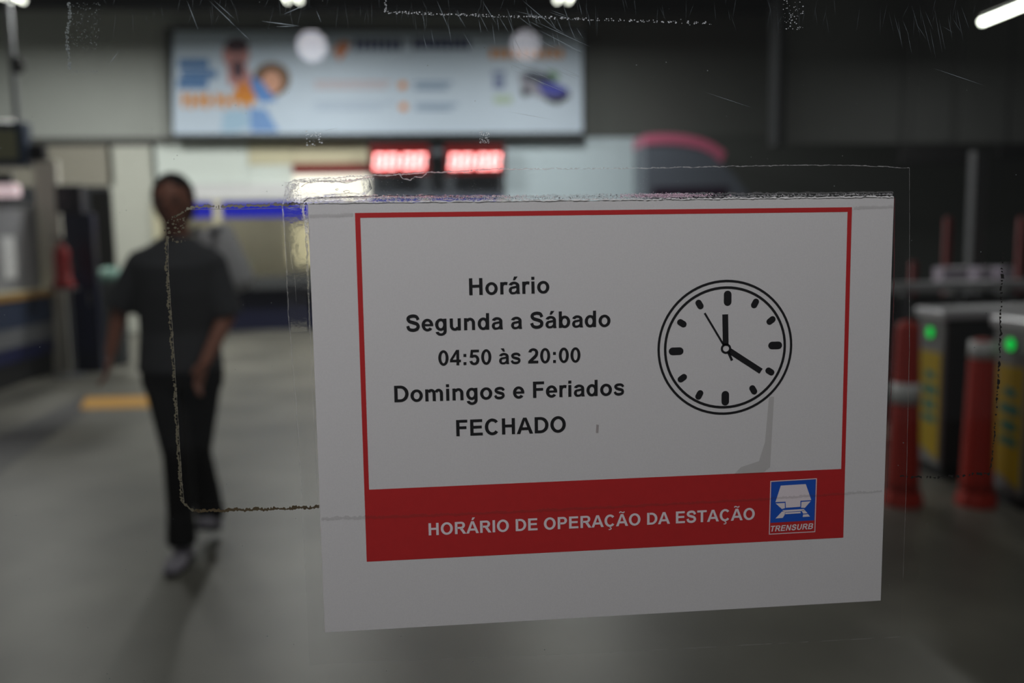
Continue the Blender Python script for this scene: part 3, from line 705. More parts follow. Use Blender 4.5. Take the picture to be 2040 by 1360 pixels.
GL = {
 'H': (722, Rc(73, 0, 218, 716) + Rc(503, 0, 648, 716) + Rc(200, 315, 520, 436)),
 'o': (611, Ar(305, 259, 265, 271, 140, 112)),
 'r': (389, Rc(66, 0, 203, 519) + St([(140, 290), (180, 415), (265, 466), (378, 452)], 110, 120, 128)),
 'a': (556, Ar(272, 350, 231, 181, 137, 108, -5, 165) + Rc(366, 80, 503, 360) + [[(366, 100), (503, 100), (524, 0), (384, 0)]] + Ar(212, 156, 172, 168, 132, 95, 85, 305) + [[(212, 324), (380, 356), (380, 262), (212, 230)]] + St([(250, 35), (330, 60), (400, 130)], 92)),
 'i': (278, Rc(72, 0, 209, 519) + Rc(72, 590, 209, 716)),
 'S': (667, St([(552, 492), (485, 625), (330, 664), (172, 618), (128, 520), (190, 432), (335, 378), (490, 320), (548, 212), (490, 98), (330, 50), (165, 100), (104, 236)], 134, 146, 134)),
 'e': (556, Ar(278, 259, 250, 271, 140, 110, -8, 322) + Rc(140, 213, 522, 305)),
 'g': (611, Ar(290, 265, 242, 266, 140, 112) + Rc(404, -20, 540, 519) + Ar(300, -20, 240, 196, 138, 106, 190, 360)),
 'u': (611, Rc(66, 200, 203, 519) + Ar(283, 208, 217, 220, 137, 114, 178, 335) + Rc(404, 0, 541, 519)),
 'n': (611, Rc(66, 0, 203, 519) + Ar(324, 312, 217, 219, 137, 114, -2, 155) + Rc(404, 0, 541, 320)),
 'd': (611, Ar(284, 259, 242, 271, 140, 112) + Rc(405, 0, 542, 716)),
 'b': (611, Ar(328, 259, 242, 271, 140, 112) + Rc(69, 0, 206, 716)),
 '0': (556, Ar(278, 354, 240, 366, 140, 116)),
 '4': (556, Rc(322, 0, 458, 719) + Rc(22, 145, 532, 262) + [[(22, 262), (318, 719), (400, 719), (330, 540), (150, 250)]]),
 '5': (556, Rc(112, 590, 500, 709) + [[(112, 709), (235, 709), (188, 330), (58, 352)]] + Ar(270, 232, 240, 246, 142, 114, -165, 132)),
 '2': (556, Rc(28, 0, 506, 127) + Ar(272, 512, 232, 208, 142, 114, -22, 172) + St([(436, 470), (385, 355), (260, 235), (115, 95)], 138, 146, 150)),
 ':': (333, Rc(98, 0, 235, 137) + Rc(98, 382, 235, 519)),
 's': (556, St([(462, 372), (400, 452), (272, 476), (150, 440), (118, 372), (170, 308), (285, 270), (405, 228), (440, 150), (395, 75), (275, 42), (140, 72), (84, 160)], 108, 126, 108)),
 'D': (722, Rc(73, 0, 218, 716) + Ar(332, 358, 354, 358, 150, 121, -90, 90) + Rc(200, 0, 332, 121) + Rc(200, 595, 332, 716)),
 'm': (889, Rc(62, 0, 199, 519) + Rc(377, 0, 514, 330) + Rc(692, 0, 829, 330) + Ar(322, 322, 192, 209, 137, 114, -2, 155) + Ar(637, 322, 192, 209, 137, 114, -2, 155)),
 'F': (611, Rc(74, 0, 219, 716) + Rc(200, 595, 565, 716) + Rc(200, 308, 520, 429)),
 'E': (667, Rc(73, 0, 218, 716) + Rc(200, 595, 604, 716) + Rc(200, 312, 577, 433) + Rc(200, 0, 617, 121)),
 'C': (722, Ar(372, 358, 326, 370, 150, 125, 40, 320)),
 'A': (722, [[(0, 0), (154, 0), (362, 590), (362, 716), (284, 716)], [(722, 0), (565, 0), (355, 590), (355, 716), (438, 716)]] + Rc(170, 163, 550, 284)),
 'O': (778, Ar(389, 358, 345, 370, 150, 125)),
 'P': (667, Rc(73, 0, 218, 716) + Ar(388, 495, 232, 221, 148, 119, -90, 90) + Rc(200, 597, 388, 716) + Rc(200, 274, 388, 392)),
 'R': (722, Rc(73, 0, 218, 716) + Ar(436, 509, 218, 207, 148, 118, -90, 90) + Rc(200, 598, 436, 716) + Rc(200, 302, 436, 420) + [[(345, 310), (510, 325), (722, 0), (548, 0)]]),
 'T': (611, Rc(20, 595, 591, 716) + Rc(233, 0, 378, 716)),
 'N': (722, Rc(74, 0, 208, 716) + Rc(508, 0, 642, 716) + [[(74, 716), (215, 716), (642, 0), (500, 0)]]),
 'U': (722, Rc(72, 270, 217, 716) + Rc(505, 270, 650, 716) + Ar(361, 280, 289, 292, 145, 125, 180, 360)),
 'B': (722, Rc(73, 0, 218, 716) + Ar(425, 524, 216, 192, 142, 115, -90, 90) + Ar(440, 208, 238, 208, 148, 121, -90, 90) + Rc(200, 601, 425, 716) + Rc(200, 310, 440, 416) + Rc(200, 0, 440, 121)),
 'I': (278, Rc(71, 0, 216, 716)), ' ': (278, []),
}
GL['Á'] = (722, GL['A'][1] + sh(acute, 83, 190)); GL['Ã'] = (722, GL['A'][1] + sh(St([(205, 590), (262, 655), (350, 628), (440, 600), (505, 665)], 62), 0, 200))
GL['Ç'] = (722, GL['C'][1] + St([(380, 0), (372, -50), (440, -95), (400, -165), (290, -172)], 52))
GL['á'] = (556, GL['a'][1] + acute); GL['à'] = (556, GL['a'][1] + grave)
def lettering(txt, pl, pr_, Y, m, parent, shear=0.0, hscale=None, track=0, name='lettering'):
    A_ = P(*pl, Y); B_ = P(*pr_, Y); x = 0; polys = []
    for ch in txt:
        adv, ps = GL[ch]; polys += sh(ps, x, 0); x += adv + track
    if shear: polys = [[(a + shear * b, b) for a, b in p] for p in polys]
    xs = [a for p in polys for a, _ in p]; x0, x1 = min(xs), max(xs)
    ex = (B_ - A_) / (x1 - x0); k = ex.length; up = Vector((-ex.z, 0, ex.x)) * (hscale or 1)
    g = MB()
    for i, p in enumerate(polys): g.poly([A_ + ex * (a - x0) + up * b - Vector((0, 1.2e-6 * (i % 22 + 1), 0)) for a, b in p])     # strokes overlap, each a hair proud of the last
    o = g.build(name, m, parent)
    return o

def paper_material():
    mt = bpy.data.materials.new('printer_paper'); mt.use_nodes = True
    mt.use_nodes = True; nt = mt.node_tree; nt.nodes.clear(); N = nt.nodes.new; L = nt.links.new
    o = N('ShaderNodeOutputMaterial'); d = N('ShaderNodeBsdfDiffuse'); tl = N('ShaderNodeBsdfTranslucent'); mx = N('ShaderNodeMixShader')
    tc = N('ShaderNodeTexCoord'); nz = N('ShaderNodeTexNoise'); nz.inputs['Scale'].default_value = 1500; nz.inputs['Detail'].default_value = 4
    rp = N('ShaderNodeValToRGB'); rp.color_ramp.elements[0].position = .3; rp.color_ramp.elements[1].position = .7
    rp.color_ramp.elements[0].color = lin((228, 227, 227)); rp.color_ramp.elements[1].color = lin((234, 233, 233))
    L(tc.outputs['Object'], nz.inputs['Vector']); L(nz.outputs['Fac'], rp.inputs[0])
    L(rp.outputs[0], d.inputs[0]); L(rp.outputs[0], tl.inputs[0]); mx.inputs[0].default_value = .22
    L(d.outputs[0], mx.inputs[1]); L(tl.outputs[0], mx.inputs[2]); L(mx.outputs[0], o.inputs[0]); return mt
YP = -.0012
notice = thing('paper_notice', 'white paper notice with red border, opening hours and clock stuck on the glass', 'notice')
top = []
N_ = 150
for i in range(N_ + 1):
    u = i / N_; x = 613 + (1781 - 613) * u; y = 404.5 + (391.8 - 404.5) * u
    j = (R.random() - .5) * 1.8 + 1.1 * math.sin(u * 61) * math.sin(u * 23)
    if u < .02 or u > .985: j = 0
    top.append(P(x, y + j, YP))
edge = [P(1754.5, 1195.8, YP), P(647.2, 1259.4, YP)]
MB().poly(top + edge, .0001).build('sheet', paper_material(), notice)
M_pred = mat('printed_red', (188, 30, 32), 0.7, var=.08, scale=300)
M_pink = mat('printed_ink', (14, 14, 18), 0.6, var=.05)
M_pw = mat('printed_white', (232, 222, 226), 0.7, var=.03)
M_pb = mat('printed_blue', (18, 84, 190), 0.6, var=.05)
Y1, Y2, Y3, Y4 = YP - .00004, YP - .00007, YP - .00010, YP - .00013
def q(pts, Y): return [P(x, y, Y) for x, y in pts]
out_ = [(707, 424), (1697.4, 412.6), (1680, 1070.6), (730.6, 1118.6)]
inn = [(717.8, 433.8), (1688.4, 422), (1675.8, 933.8), (735.3, 975)]
g = MB(); O = q(out_, Y1); I = q(inn, Y1)
for i in range(4): g.poly([O[i], O[(i + 1) % 4], I[(i + 1) % 4], I[i]])
g.build('red_border', M_pred, notice)
lettering('Horário', (934.9, 587.8), (1094.6, 583.6), Y2, M_pink, notice)
lettering('Segunda a Sábado', (809.5, 660.3), (1216.2, 650.4), Y2, M_pink, notice)
lettering('04:50 às 20:00', (873.4, 728.0), (1156.4, 721.4), Y2, M_pink, notice, hscale=1.0)
lettering('Domingos e Feriados', (785.9, 801.0), (1243.6, 786.6), Y2, M_pink, notice)
lettering('FECHADO', (909.2, 868.6), (1127.4, 860.4), Y2, M_pink, notice)
lettering('HORÁRIO DE OPERAÇÃO DA ESTAÇÃO', (854.2, 1066.2), (1503.5, 1034.6), Y2, M_pw, notice)['label'] = 'white lettering'
# clock drawing
cc_ = P(1445, 692.6, Y2); k = (P(1579.4, 690, Y2).x - P(1310.7, 694, Y2).x) / 268.7; kz = (P(1445, 556.2, Y2).z - P(1445, 829, Y2).z) / 272.8
def ck(x, y): return cc_ + Vector((x * k, 0, y * kz))
def ring(r0, r1, cx=0, cy=0):
    g = MB(); n = 72
    a = [ck(cx + r0 * math.cos(2 * PI * i / n), cy + r0 * math.sin(2 * PI * i / n)) for i in range(n + 1)]
    b = [ck(cx + r1 * math.cos(2 * PI * i / n), cy + r1 * math.sin(2 * PI * i / n)) for i in range(n + 1)]
    g.quadstrip(a, b); return g
clock = ring(134.3, 129.6).build('clock_ring', M_pink, notice)
ring(121.6, 116.6).build('clock_ring', M_pink, notice)
def pill(cx, cy, ang, L_, W2):
    a = math.radians(ang); pts = []
    for s_ in (1, -1):
        for i in range(9):
            t_ = -PI / 2 + PI * i / 8
            lx = s_ * (L_ / 2 - W2 + W2 * math.cos(t_)); ly = s_ * W2 * math.sin(t_)
            pts.append(ck(cx + lx * math.cos(a) - ly * math.sin(a), cy + lx * math.sin(a) + ly * math.cos(a)))
    return pts
for cx, cy, an, L_, W2 in ((3.5, 98, 90, 30, 7.6), (99.8, 2, 0, 28, 7.6), (1, -101, 90, 29.5, 7.6), (-97.5, -4, 0, 29, 7.6),
        (58, 86.5, 62, 20, 6.3), (90.5, 52, 38, 20, 6.3), (90, -50, -33, 19.5, 6.3), (57, -86, -60, 20, 6.3),
        (-51, -92.5, 62, 20, 6.3), (-85, -58, 36, 20, 6.3), (-86.5, 51, -33, 20, 6.3), (-52, 87, -60, 20, 6.3)):
    MB().poly(pill(cx, cy, an, L_, W2)).build('hour_mark', M_pink, notice)
def bar(x0, y0, x1, y1, w):
    d = Vector((x1 - x0, y1 - y0)); d.normalize(); n = Vector((-d.y, d.x)) * w / 2
    return [ck(x0 + n.x, y0 + n.y), ck(x1 + n.x, y1 + n.y), ck(x1 - n.x, y1 - n.y), ck(x0 - n.x, y0 - n.y)]
px_ = lambda u, v: ((u - 510) / 3.09, (533 - v) / 3.09)
hx, hy = px_(514, 538)
for (u0, v0), (u1, v1), w_, nm in (((512, 520), (507, 328), 11.6, 'hour_hand'), ((536, 552), (733, 684), 11.6, 'minute_hand'), ((500, 516), (381, 317), 4, 'second_hand'), ((528, 560), (552, 612), 5, 'second_hand')):
    a = px_(u0, v0); b = px_(u1, v1); MB().poly(bar(*a, *b, w_)).build(nm, M_pink, notice)
ring(10.4, 6.0, hx, hy).build('hand_pivot', M_pink, notice)
# emblem
s4 = lambda pts: [(1480 + x / 4.534, 920 + y / 4.534) for x, y in pts]
em = [(248, 172), (668, 147), (653, 632), (235, 655)]; ei = [(257, 182), (659, 157), (645, 623), (245, 646)]
g = MB(); O = q(s4(em), Y2); I = q(s4([(255, 179), (661, 154), (647, 626), (242, 648)]), Y2)
for i in range(4): g.poly([O[i], O[(i + 1) % 4], I[(i + 1) % 4], I[i]])
g.build('emblem_outline', M_pw, notice)
MB().poly(q(s4([(257, 181), (659, 156), (646, 526), (248, 549)]), Y2)).build('emblem_field', M_pb, notice)['label'] = 'blue emblem field'
g = MB()
for pts in ([(342, 213), (568, 199), (616, 338), (616, 344), (520, 350), (518, 404), (388, 413), (385, 358), (294, 362)],
            [(296, 374), (378, 369), (380, 416), (352, 424)], [(528, 360), (612, 354), (560, 414), (526, 412)],
            [(356, 436), (552, 424), (556, 440), (374, 452)],
            [(352, 448), (384, 446), (376, 478), (360, 504), (294, 510)],
            [(384, 456), (520, 448), (522, 462), (382, 471)],
            [(528, 438), (556, 432), (584, 462), (545, 466)], [(544, 474), (588, 470), (606, 492), (540, 496)]):
    g.poly(q(s4(pts), Y3))
g.build('train_emblem', M_pw, notice)['label'] = 'white train emblem'
lettering('TRENSURB', ((1480 + 252 / 4.534), 920 + 629 / 4.534), (1480 + 634 / 4.534, 920 + 604 / 4.534), Y3, M_pw, notice, shear=.22, hscale=1.02, name='emblem_lettering')

# faint marks on the sheet: painted show-through shade, and one small spot
def veil(name, rgb, alpha):
    mt = bpy.data.materials.new(name); mt.use_nodes = True; nt = mt.node_tree; nt.nodes.clear(); N = nt.nodes.new; L = nt.links.new
    o = N('ShaderNodeOutputMaterial'); d = N('ShaderNodeBsdfDiffuse'); tr = N('ShaderNodeBsdfTransparent'); mx = N('ShaderNodeMixShader')
    d.inputs[0].default_value = lin(rgb); mx.inputs[0].default_value = alpha
    L(tr.outputs[0], mx.inputs[1]); L(d.outputs[0], mx.inputs[2]); L(mx.outputs[0], o.inputs[0]); return mt
def path_pts(pts, step):
    out = []
    for (x0, y0), (x1, y1) in zip(pts, pts[1:]):
        n = max(1, int(math.hypot(x1 - x0, y1 - y0) / step))
        out += [(x0 + (x1 - x0) * i / n, y0 + (y1 - y0) * i / n) for i in range(n)]
    return out + [pts[-1]]
def ribbon(pts, w0, w1, Y, m, parent, name, step=3, jit=.6, drop=0.0, thick=0.0, kind=None):
    pp = path_pts(pts, step); g = MB(); L_, Rr = [], []
    for i, p in enumerate(pp):
        a = pp[max(0, i - 1)]; b = pp[min(len(pp) - 1, i + 1)]
        dx, dy = b[0] - a[0], b[1] - a[1]; l = math.hypot(dx, dy) or 1; nx, ny = -dy / l, dx / l
        u = i / max(1, len(pp) - 1); w_ = w0 + (w1 - w0) * u
        wl = w_ / 2 * (1 + jit * (R.random() * 2 - 1)); wr = w_ / 2 * (1 + jit * 1.6 * (R.random() * 2 - 1)); c_ = jit * w_ * .3 * math.sin(i * .37 + w0)
        L_.append(P(p[0] + nx * (wl + c_), p[1] + ny * (wl + c_), Y)); Rr.append(P(p[0] - nx * (wr - c_), p[1] - ny * (wr - c_), Y))
    for i in range(len(pp) - 1):
        if drop and R.random() < drop: continue
        g.poly([L_[i], L_[i + 1], Rr[i + 1], Rr[i]])
    o = g.build(name, m, parent)
    if kind: o['kind'] = kind
    return o
faint_mark = veil('residue_shade', (90, 82, 74), .13)  # shade of old residue behind the backlit sheet, painted as a tint
MB().poly(q([(1532, 790), (1542, 790), (1534, 930), (1520, 942), (1462, 945), (1476, 930), (1512, 918), (1524, 880)], YP - .0002)).build('faint_mark', veil('fold_tint', (120, 112, 96), .16), notice)  # folded corner seen through the sheet, painted as a darker tint
ribbon([(640, 1033), (800, 1028), (1000, 1020), (1250, 1008), (1500, 995), (1757, 978)], 6, 4, YP - .0002, faint_mark, notice, 'faint_mark', jit=.4)
ribbon([(616, 430), (704, 428)], 7, 7, YP - .0002, faint_mark, notice, 'faint_mark', jit=.2); ribbon([(1700, 414), (1780, 412)], 7, 5, YP - .0002, faint_mark, notice, 'faint_mark', jit=.2)
MB().poly(q([(1188, 845), (1193, 846), (1192, 862), (1187, 862)], YP - .0002)).build('faint_mark', veil('spot', (100, 60, 50), .3), notice)

# clear adhesive film over the notice
def film_material(name, bumpk, rough, haze, ior=1.35, refr=0.0, scale=900, tint=(.97, .97, .97)):
    mt = bpy.data.materials.new(name); make_glass(mt, tint, haze, ior, rough); nt = mt.node_tree; N = nt.nodes.new; L = nt.links.new
    tc = N('ShaderNodeTexCoord'); nz = N('ShaderNodeTexNoise'); nz.inputs['Scale'].default_value = scale; nz.inputs['Detail'].default_value = 5
    L(tc.outputs['Object'], nz.inputs['Vector']); bp = N('ShaderNodeBump'); bp.inputs['Strength'].default_value = bumpk; bp.inputs['Distance'].default_value = .001
    L(nz.outputs['Fac'], bp.inputs['Height'])
    gs = [n for n in nt.nodes if n.type == 'BSDF_GLOSSY'][0]; L(bp.outputs[0], gs.inputs['Normal'])
    if refr:
        tr = [n for n in nt.nodes if n.type == 'BSDF_TRANSPARENT'][0]; rf = N('ShaderNodeBsdfRefraction'); rf.inputs['IOR'].default_value = 1.06; rf.inputs['Roughness'].default_value = .06
        rf.inputs[0].default_value = tint + (1,)
        L(bp.outputs[0], rf.inputs['Normal']); m2 = N('ShaderNodeMixShader'); m2.inputs[0].default_value = refr
        L(tr.outputs[0], m2.inputs[1]); L(rf.outputs[0], m2.inputs[2])
        mxs = [n for n in nt.nodes if n.type == 'MIX_SHADER' and any(l.from_node == tr for l in n.inputs[1].links) and n != m2]
        L(m2.outputs[0], mxs[0].inputs[1])
    return mt
film = thing('adhesive_film', 'clear adhesive film with ragged edges covering the paper notice', 'film')
YF = YP - .00024
topf = path_pts([(570, 372), (577, 362), (600, 357), (740, 350), (830, 345), (1000, 337), (1290, 334.7), (1560, 329), (1700, 329), (1812, 334.6)], 6)
topf = [(x, y + (R.random() - .5) * 1.2 + (.9 * math.sin(x * .05) if 620 < x < 1000 else 0)) for x, y in topf]
outl = topf + [(1811, 700), (1806, 950), (1798, 1150), (1793, 1268), (1200, 1300), (650, 1322), (616, 1326), (603, 1000), (592, 870), (576, 668), (564, 480), (561, 414)]
MB().poly(q(outl, YF)).build('sheet', film_material('clear_film', .03, .02, .006, 1.2), film)
rg = film_material('film_ridge', .9, .25, .34, 1.5, .5, 2500)
rg2 = film_material('film_crease', .6, .2, .16, 1.4, .5, 1800)
bub = film_material('film_bubbles', 1.0, .18, .10, 1.5, .75, 1500)
soft = film_material('film_ripples', .35, .1, .02, 1.3, .9, 260)
ribbon(topf, 2.6, 1.0, YF - 0.000033, rg, film, 'ragged_edge', 3, .8)
ribbon([(1812, 334), (1811.5, 700), (1806, 950), (1799, 1150)], 1.0, .6, YF - 0.000033, rg2, film, 'film_edge', 14, .5)
ribbon([(1793, 1268), (1200, 1300), (700, 1319)], .8, .8, YF - 0.000033, rg2, film, 'film_edge', 14, .5, .3)
# air channel along the top of the sheet
ribbon([(600, 399), (616, 396), (640, 395), (700, 393), (780, 391.5), (900, 391.5), (1000, 392), (1300, 387), (1500, 385.5), (1780, 383)], 6.5, 3.5, YF - 0.000050, bub, film, 'air_channel', 3, .45)
ribbon([(612, 401.5), (760, 401), (900, 398.5), (1100, 396.5), (1400, 392), (1640, 389), (1779, 387)], 2.4, 2.2, YF - 0.000067, rg, film, 'ragged_edge', 3, .9)
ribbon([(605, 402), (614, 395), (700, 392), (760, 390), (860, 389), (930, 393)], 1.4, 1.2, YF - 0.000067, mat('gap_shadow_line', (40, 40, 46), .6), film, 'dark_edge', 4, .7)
ribbon([(585, 361), (612, 359), (640, 361), (672, 360), (690, 363), (705, 358), (740, 353)], 5, 4, YF - 0.000050, bub, film, 'air_channel', 3, .6)
ribbon([(796, 347), (803, 356), (818, 359), (826, 352), (840, 353), (850, 345)], 2.2, 1.6, YF - 0.000067, rg, film, 'ragged_edge', 3, .6)
MB().poly(q([(600, 362), (640, 364), (735, 355), (742, 375), (730, 388), (640, 392), (606, 398), (590, 392), (584, 376)], YF - 0.000025)).build('rippled_patch', soft, film)
def grains(n, x0, x1, yf, w_, m, name, dens=None, r0=.25, r1=.9):
    g = MB()
    for _ in range(n):
        x = R.uniform(x0, x1); y = yf(x) + R.gauss(0, w_ / 2.6)
        if dens and R.random() > dens(x): continue
        r_ = R.uniform(r0, r1); a0 = R.random() * 6; k_ = R.randint(3, 5); el = R.uniform(.6, 1.8)
        g.poly([P(x + r_ * el * math.cos(a0 + 2 * PI * i / k_), y + r_ * math.sin(a0 + 2 * PI * i / k_), YF - 0.000100) for i in range(k_)])
    o = g.build(name, m, film); o['kind'] = 'stuff'; return o
chan = lambda x: 398.0 + (x - 616) * (387.5 - 398.0) / 1164
gp_ = mat('air_grain_pale', (215, 214, 218), .5); gd_ = mat('air_grain_dark', (34, 34, 44), .6)
grains(2600, 608, 1300, lambda x: chan(x) - 1, 6.5, gp_, 'air_bubbles', lambda x: .85 if x < 800 else .45)
grains(900, 900, 1780, lambda x: chan(x) - 1, 5, gd_, 'air_bubbles')
grains(420, 1300, 1780, lambda x: chan(x) - 1, 4, gp_, 'air_bubbles', lambda x: .5)
grains(2600, 1235, 1470, lambda x: chan(x) - 2.5, 5, mat('pink_glint_grain', (255, 214, 235), .4, emit=.0), 'air_bubbles', lambda x: math.exp(-((x - 1325) / 60) ** 2), .3, 1.1)  # refracted pink glint painted into the grain colour
grains(1300, 566, 596, lambda x: R.uniform(362, 402) , 2, gp_, 'air_bubbles', lambda x: .35)
grains(700, 598, 616, lambda x: 405 + (x - 600) * 4, 26, gp_, 'air_bubbles', lambda x: .4)
grains(500, 600, 745, lambda x: 361 - (x - 600) * .03, 4, gp_, 'air_bubbles', lambda x: .6)
grains(500, 566, 1300, lambda x: R.uniform(352, 388), 2, gp_, 'air_bubbles', None, .15, .35)
# torn white fibres along the upper cut
ribbon([(x_, 404.0 + (x_ - 613) * (391.4 - 404.0) / 1168) for x_ in range(616, 1781, 4)], 1.8, 1.8, YP - .0003, mat('torn_fibre', (240, 240, 240), .8), notice, 'torn_edge', 3, .9)
ln = mat('wrinkle_line', (120, 104, 112), .6)
for pts in ([(600, 372), (608, 366), (622, 362)], [(590, 366), (586, 372), (588, 377), (580, 378)], [(668, 377), (672, 375), (675, 377), (671, 379), (668, 377)], [(684, 381), (690, 379), (696, 380), (697, 383), (688, 384), (684, 381)],
            [(646, 388), (680, 387), (704, 384), (716, 387)], [(607, 395), (614, 395), (660, 393.5), (730, 392.5)], [(604, 361), (618, 364), (640, 361), (668, 361), (680, 363), (690, 365), (703, 362)]):
    ribbon(pts, .9, .8, YF - 0.000083, ln, film, 'wrinkle', 3, .6)
# left margin creases
ribbon([(575, 366), (570, 380), (563, 410), (565, 440), (569, 500), (572, 560), (574, 620), (578, 668), (590, 800), (600, 960), (610, 1180)], 2.2, .8, YF - 0.000033, rg2, film, 'crease', 4, .7)
ribbon([(588, 366), (584, 374), (577, 380), (574, 400)], 9, 7, YF - 0.000050, bub, film, 'air_channel', 3, .5)
ribbon([(602, 404), (607, 430), (610, 470), (612, 540), (615, 600), (617, 668)], 5, 1.4, YF - 0.000050, bub, film, 'air_channel', 3, .6)
ribbon([(611, 404), (613, 500), (616, 600), (622, 760), (628, 900), (633, 1010)], 1.3, .9, YF - 0.000067, rg2, film, 'crease', 4, .5)
ribbon([(576, 480), (580, 516), (588, 560), (590, 600)], .9, .7, YF - 0.000067, rg2, film, 'crease', 4, .5)
MB().poly(q([(566, 414), (600, 410), (606, 470), (610, 540), (612, 660), (580, 662), (572, 560), (567, 480)], YF - 0.000025)).build('rippled_patch', soft, film)
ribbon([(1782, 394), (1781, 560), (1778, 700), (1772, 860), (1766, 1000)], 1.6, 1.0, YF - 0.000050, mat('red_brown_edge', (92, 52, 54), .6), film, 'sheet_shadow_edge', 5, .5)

# old adhesive residue on the glass
res = thing('adhesive_residue', 'crumbly outline of old adhesive residue left on the glass around the notice', 'residue')
rm = mat('residue_crumbs', (90, 86, 70), 0.8, var=.3, scale=600); rm2 = mat('residue_brown', (78, 66, 44), 0.8, var=.35, scale=500)
YR = -.0004
lf = [(332, 470), (331, 520), (336, 600), (343, 700), (349, 800), (355, 900), (360, 970), (363, 1000)]
ribbon(lf, 4.2, 4.2, YR, rm, res, 'crumb_line', 2.2, .9, .05); 
ribbon([(x + 3.5, y) for x, y in lf], .8, .8, YR - .0001, mat('residue_pale', (126, 122, 108), .7), res, 'thin_line', 4, .5)
ribbon([(363, 998), (370, 1006), (384, 1016), (400, 1017)], 4, 4, YR, rm, res, 'crumb_line', 2.5, .7, .1)
ribbon([(386, 1017), (460, 1016), (560, 1013), (636, 1009)], 5.5, 5.5, YR, rm2, res, 'crumb_line', 2.5, .6, .02)
ribbon([(372, 418), (386, 412), (450, 411), (520, 409), (612, 406)], 4.5, 4.5, YR, MATS['residue_pale'] if 'residue_pale' in MATS else rm, res, 'crumb_line', 2.5, .7, .05)
ribbon([(378, 417), (500, 416), (612, 412)], 1.0, 1.0, YR - .0001, MATS['residue_pale'], res, 'thin_line', 5, .4)
ribbon([(344, 432), (358, 428), (372, 417)], 3, 3, YR, rm, res, 'crumb_line', 2.5, .7, .3)
dkr = mat('residue_dark', (26, 24, 22), 0.8)
ribbon([(1998, 500), (1994, 600), (1992, 700), (1986, 800), (1978, 900), (1972, 938)], 4, 2, YR, dkr, res, 'crumb_line', 3, .9, .35)
ribbon([(1972, 942), (1930, 946), (1880, 950), (1830, 950), (1790, 948)], 4, 3, YR, dkr, res, 'crumb_line', 3, .9, .35)
def specks(n, x0, y0, x1, y1, r0, r1, m, parent, name, fn=None):
    g = MB()
    for _ in range(n):
        x = R.uniform(x0, x1); y = R.uniform(y0, y1)
        if fn: x, y = fn(x, y)
        r_ = R.uniform(r0, r1); k_ = R.randint(4, 6); a0 = R.random() * 6; el = R.uniform(.5, 1.6)
        g.poly([P(x + r_ * el * math.cos(a0 + 2 * PI * i / k_), y + r_ * math.sin(a0 + 2 * PI * i / k_), YR) for i in range(k_)])
    o = g.build(name, m, parent); o['kind'] = 'stuff'; return o
pale = mat('dust_pale', (205, 210, 214), .6)
specks(45, 326, 430, 372, 482, .8, 2.6, rm, res, 'residue_crumbs')
specks(170, 130, 5, 142, 140, .6, 1.9, mat('residue_grey', (120, 128, 128), .7), res, 'residue_crumbs', lambda x, y: (136 + (x - 136) * .5 + 3 * math.sin(y * .06), y))
specks(170, 138, 5, 202, 100, .3, .9, MATS['residue_grey'], res, 'residue_crumbs')
specks(50, 138, 141, 196, 145, .3, 1.0, MATS['residue_grey'], res, 'residue_crumbs')
specks(260, 765, 20, 1420, 30, .4, 1.4, pale, res, 'residue_crumbs', lambda x, y: (x, 24 + (x - 765) * .034 + (y - 25) * .5))
specks(20, 766, 0, 770, 24, .4, 1.0, pale, res, 'residue_crumbs')
# dust and scratches that belong to the pane
pane = [o for o in C.objects if o.name == 'pane' and o.parent == win][0] if any(o.name == 'pane' and o.parent == win for o in C.objects) else win
specks(240, 0, 0, 2040, 1360, .3, 1.1, MATS['residue_grey'], win, 'dust')
specks(70, 955, 262, 975, 285, .4, 1.3, pale, win, 'dust')
specks(60, 1560, 0, 1600, 60, .4, 1.2, pale, win, 'dust')
specks(36, 610, 262, 645, 290, .4, 1.8, pale, win, 'dust')
def scratches(lines, m, name='scratch'):
    g = MB()
    for x0, y0, x1, y1, w_ in lines:
        l = math.hypot(x1 - x0, y1 - y0); nx, ny = -(y1 - y0) / l * w_ / 2, (x1 - x0) / l * w_ / 2
        mx_, my_ = (x0 + x1) / 2, (y0 + y1) / 2
        g.poly([P(x0, y0, YR), P(mx_ + nx, my_ + ny, YR), P(x1, y1, YR), P(mx_ - nx, my_ - ny, YR)])
    o = g.build(name, m, win); o['kind'] = 'stuff'; return o
sl = [(415, 0, 500, 82, 1.2), (455, 38, 495, 78, 1.2), (425, 0, 470, 40, .8), (372, 0, 395, 60, .9), (520, 42, 598, 52, 1.6), (548, 53, 592, 52, 1.1), (562, 30, 612, 8, 1.1),
      (630, 20, 640, 45, .8), (870, 0, 895, 60, .8), (960, 0, 990, 50, .7), (1040, 0, 1110, 60, .9), (1060, 40, 1180, 95, .8), (1070, 58, 1170, 110, .8), (1010, 135, 1140, 190, .9), (1000, 220, 1110, 240, .6), (1072, 255, 1062, 270, 1.3), (216, 130, 238, 100, .7), (640, 262, 676, 254, .8),
      (1860, 136, 1960, 170, .7), (1400, 182, 1500, 215, .5)]
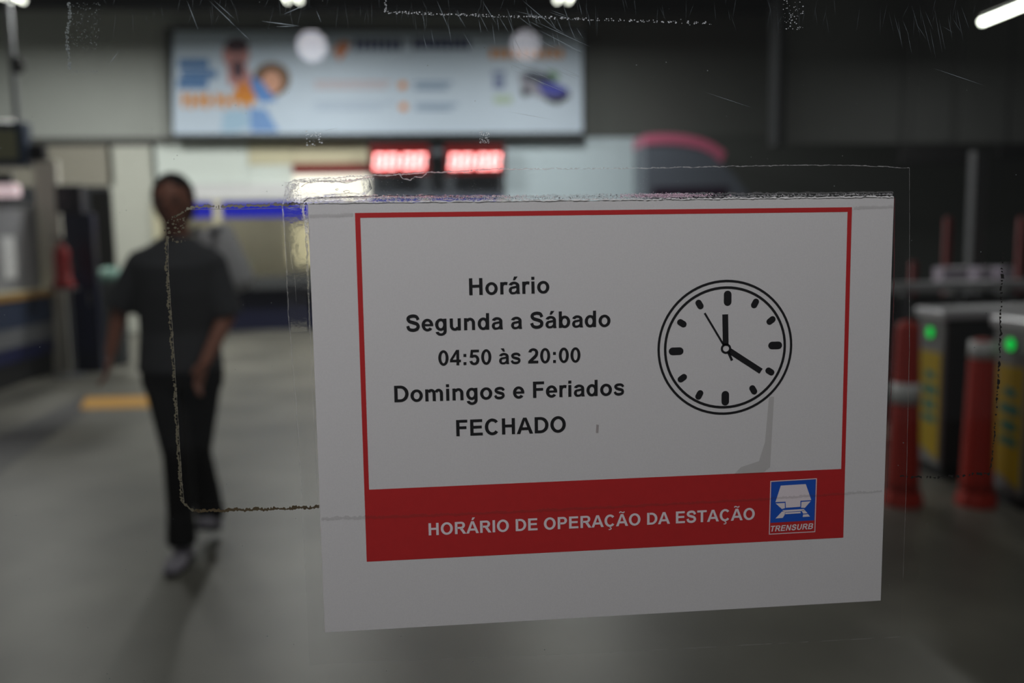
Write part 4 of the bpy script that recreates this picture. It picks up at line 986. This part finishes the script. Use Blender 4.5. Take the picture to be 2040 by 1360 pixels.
for _ in range(34): 
    x = R.uniform(840, 1180); y = R.uniform(-10, 70); l = R.uniform(20, 60); a = R.uniform(1.0, 1.45)
    sl.append((x, y, x + l * math.cos(a), y + l * math.sin(a), .5))
for k in range(16):
    x = 1780 + k * 9; sl.append((x, R.uniform(8, 60), x + R.uniform(8, 22), R.uniform(60, 120), .28))
for _ in range(22):
    x = R.uniform(1010, 1120); y = R.uniform(20, 150); sl.append((x, y, x + R.uniform(25, 70), y + R.uniform(12, 34), .5))
scratches(sl, mat('scratch_pale', (150, 162, 170), .5))
scratches([(rx_, ry_, rx_ + R.uniform(-14, 14), ry_ + R.uniform(20, 60), .4) for rx_, ry_ in [(R.uniform(150, 2000), R.uniform(-20, 30)) for _ in range(110)]], mat('scratch_dim', (84, 92, 96), .5))

# ------------------------------------------------------------------ this side of the glass: lamps that light and mirror in it
def mirror(px, py, dist):
    d = P(px, py, 1.0) - CAM; d = d / d.y
    hit = CAM + d * (0 - CAM.y); return hit + Vector((d.x, -1, d.z)) * dist
for px, py, W, lab in ((621, 92, 7, 'round globe lamp behind the camera mirrored on the left of the banner'), (1047, 90, 4, 'round globe lamp behind the camera mirrored on the right of the banner')):
    c = mirror(px, py, 7.0)
    t = thing('globe_lamp', lab, 'globe lamp')
    MB().ball(c, .12).build('globe', mat('globe_%d' % px, (255, 255, 255), emit=W, ergb=(246, 244, 255)), t, True)
    MB().tube(c + Vector((0, 0, .08)), c + Vector((0, 0, .9)), .012).build('rod', M_dark, t)
struct(MB().box((-3.5, -8.2, 3.86), (4.5, -.1, 3.98)).build('trim_canopy', M_ceil))
bl = thing('paper_fill_lamp', 'unseen lamp added over the outer side of the glass to light the paper', 'added lamp')  # unseen fixture added so that the paper gets light from above
MB().box((-.62, -.52, 2.27), (.02, -.40, 2.32), bevel=.01).build('housing', M_dark, bl)
MB().box((-.33, -.42, 2.30), (-.27, -.08, 2.33)).build('arm', M_dark, bl)
MB().box((-.33, -.12, 2.30), (-.27, -.08, 2.62)).build('arm', M_dark, bl)
area('lamp_light', (-.30, -.46, 2.262), .6, .1, PAPER_FILL_W, (1, .985, 1), parent=bl)
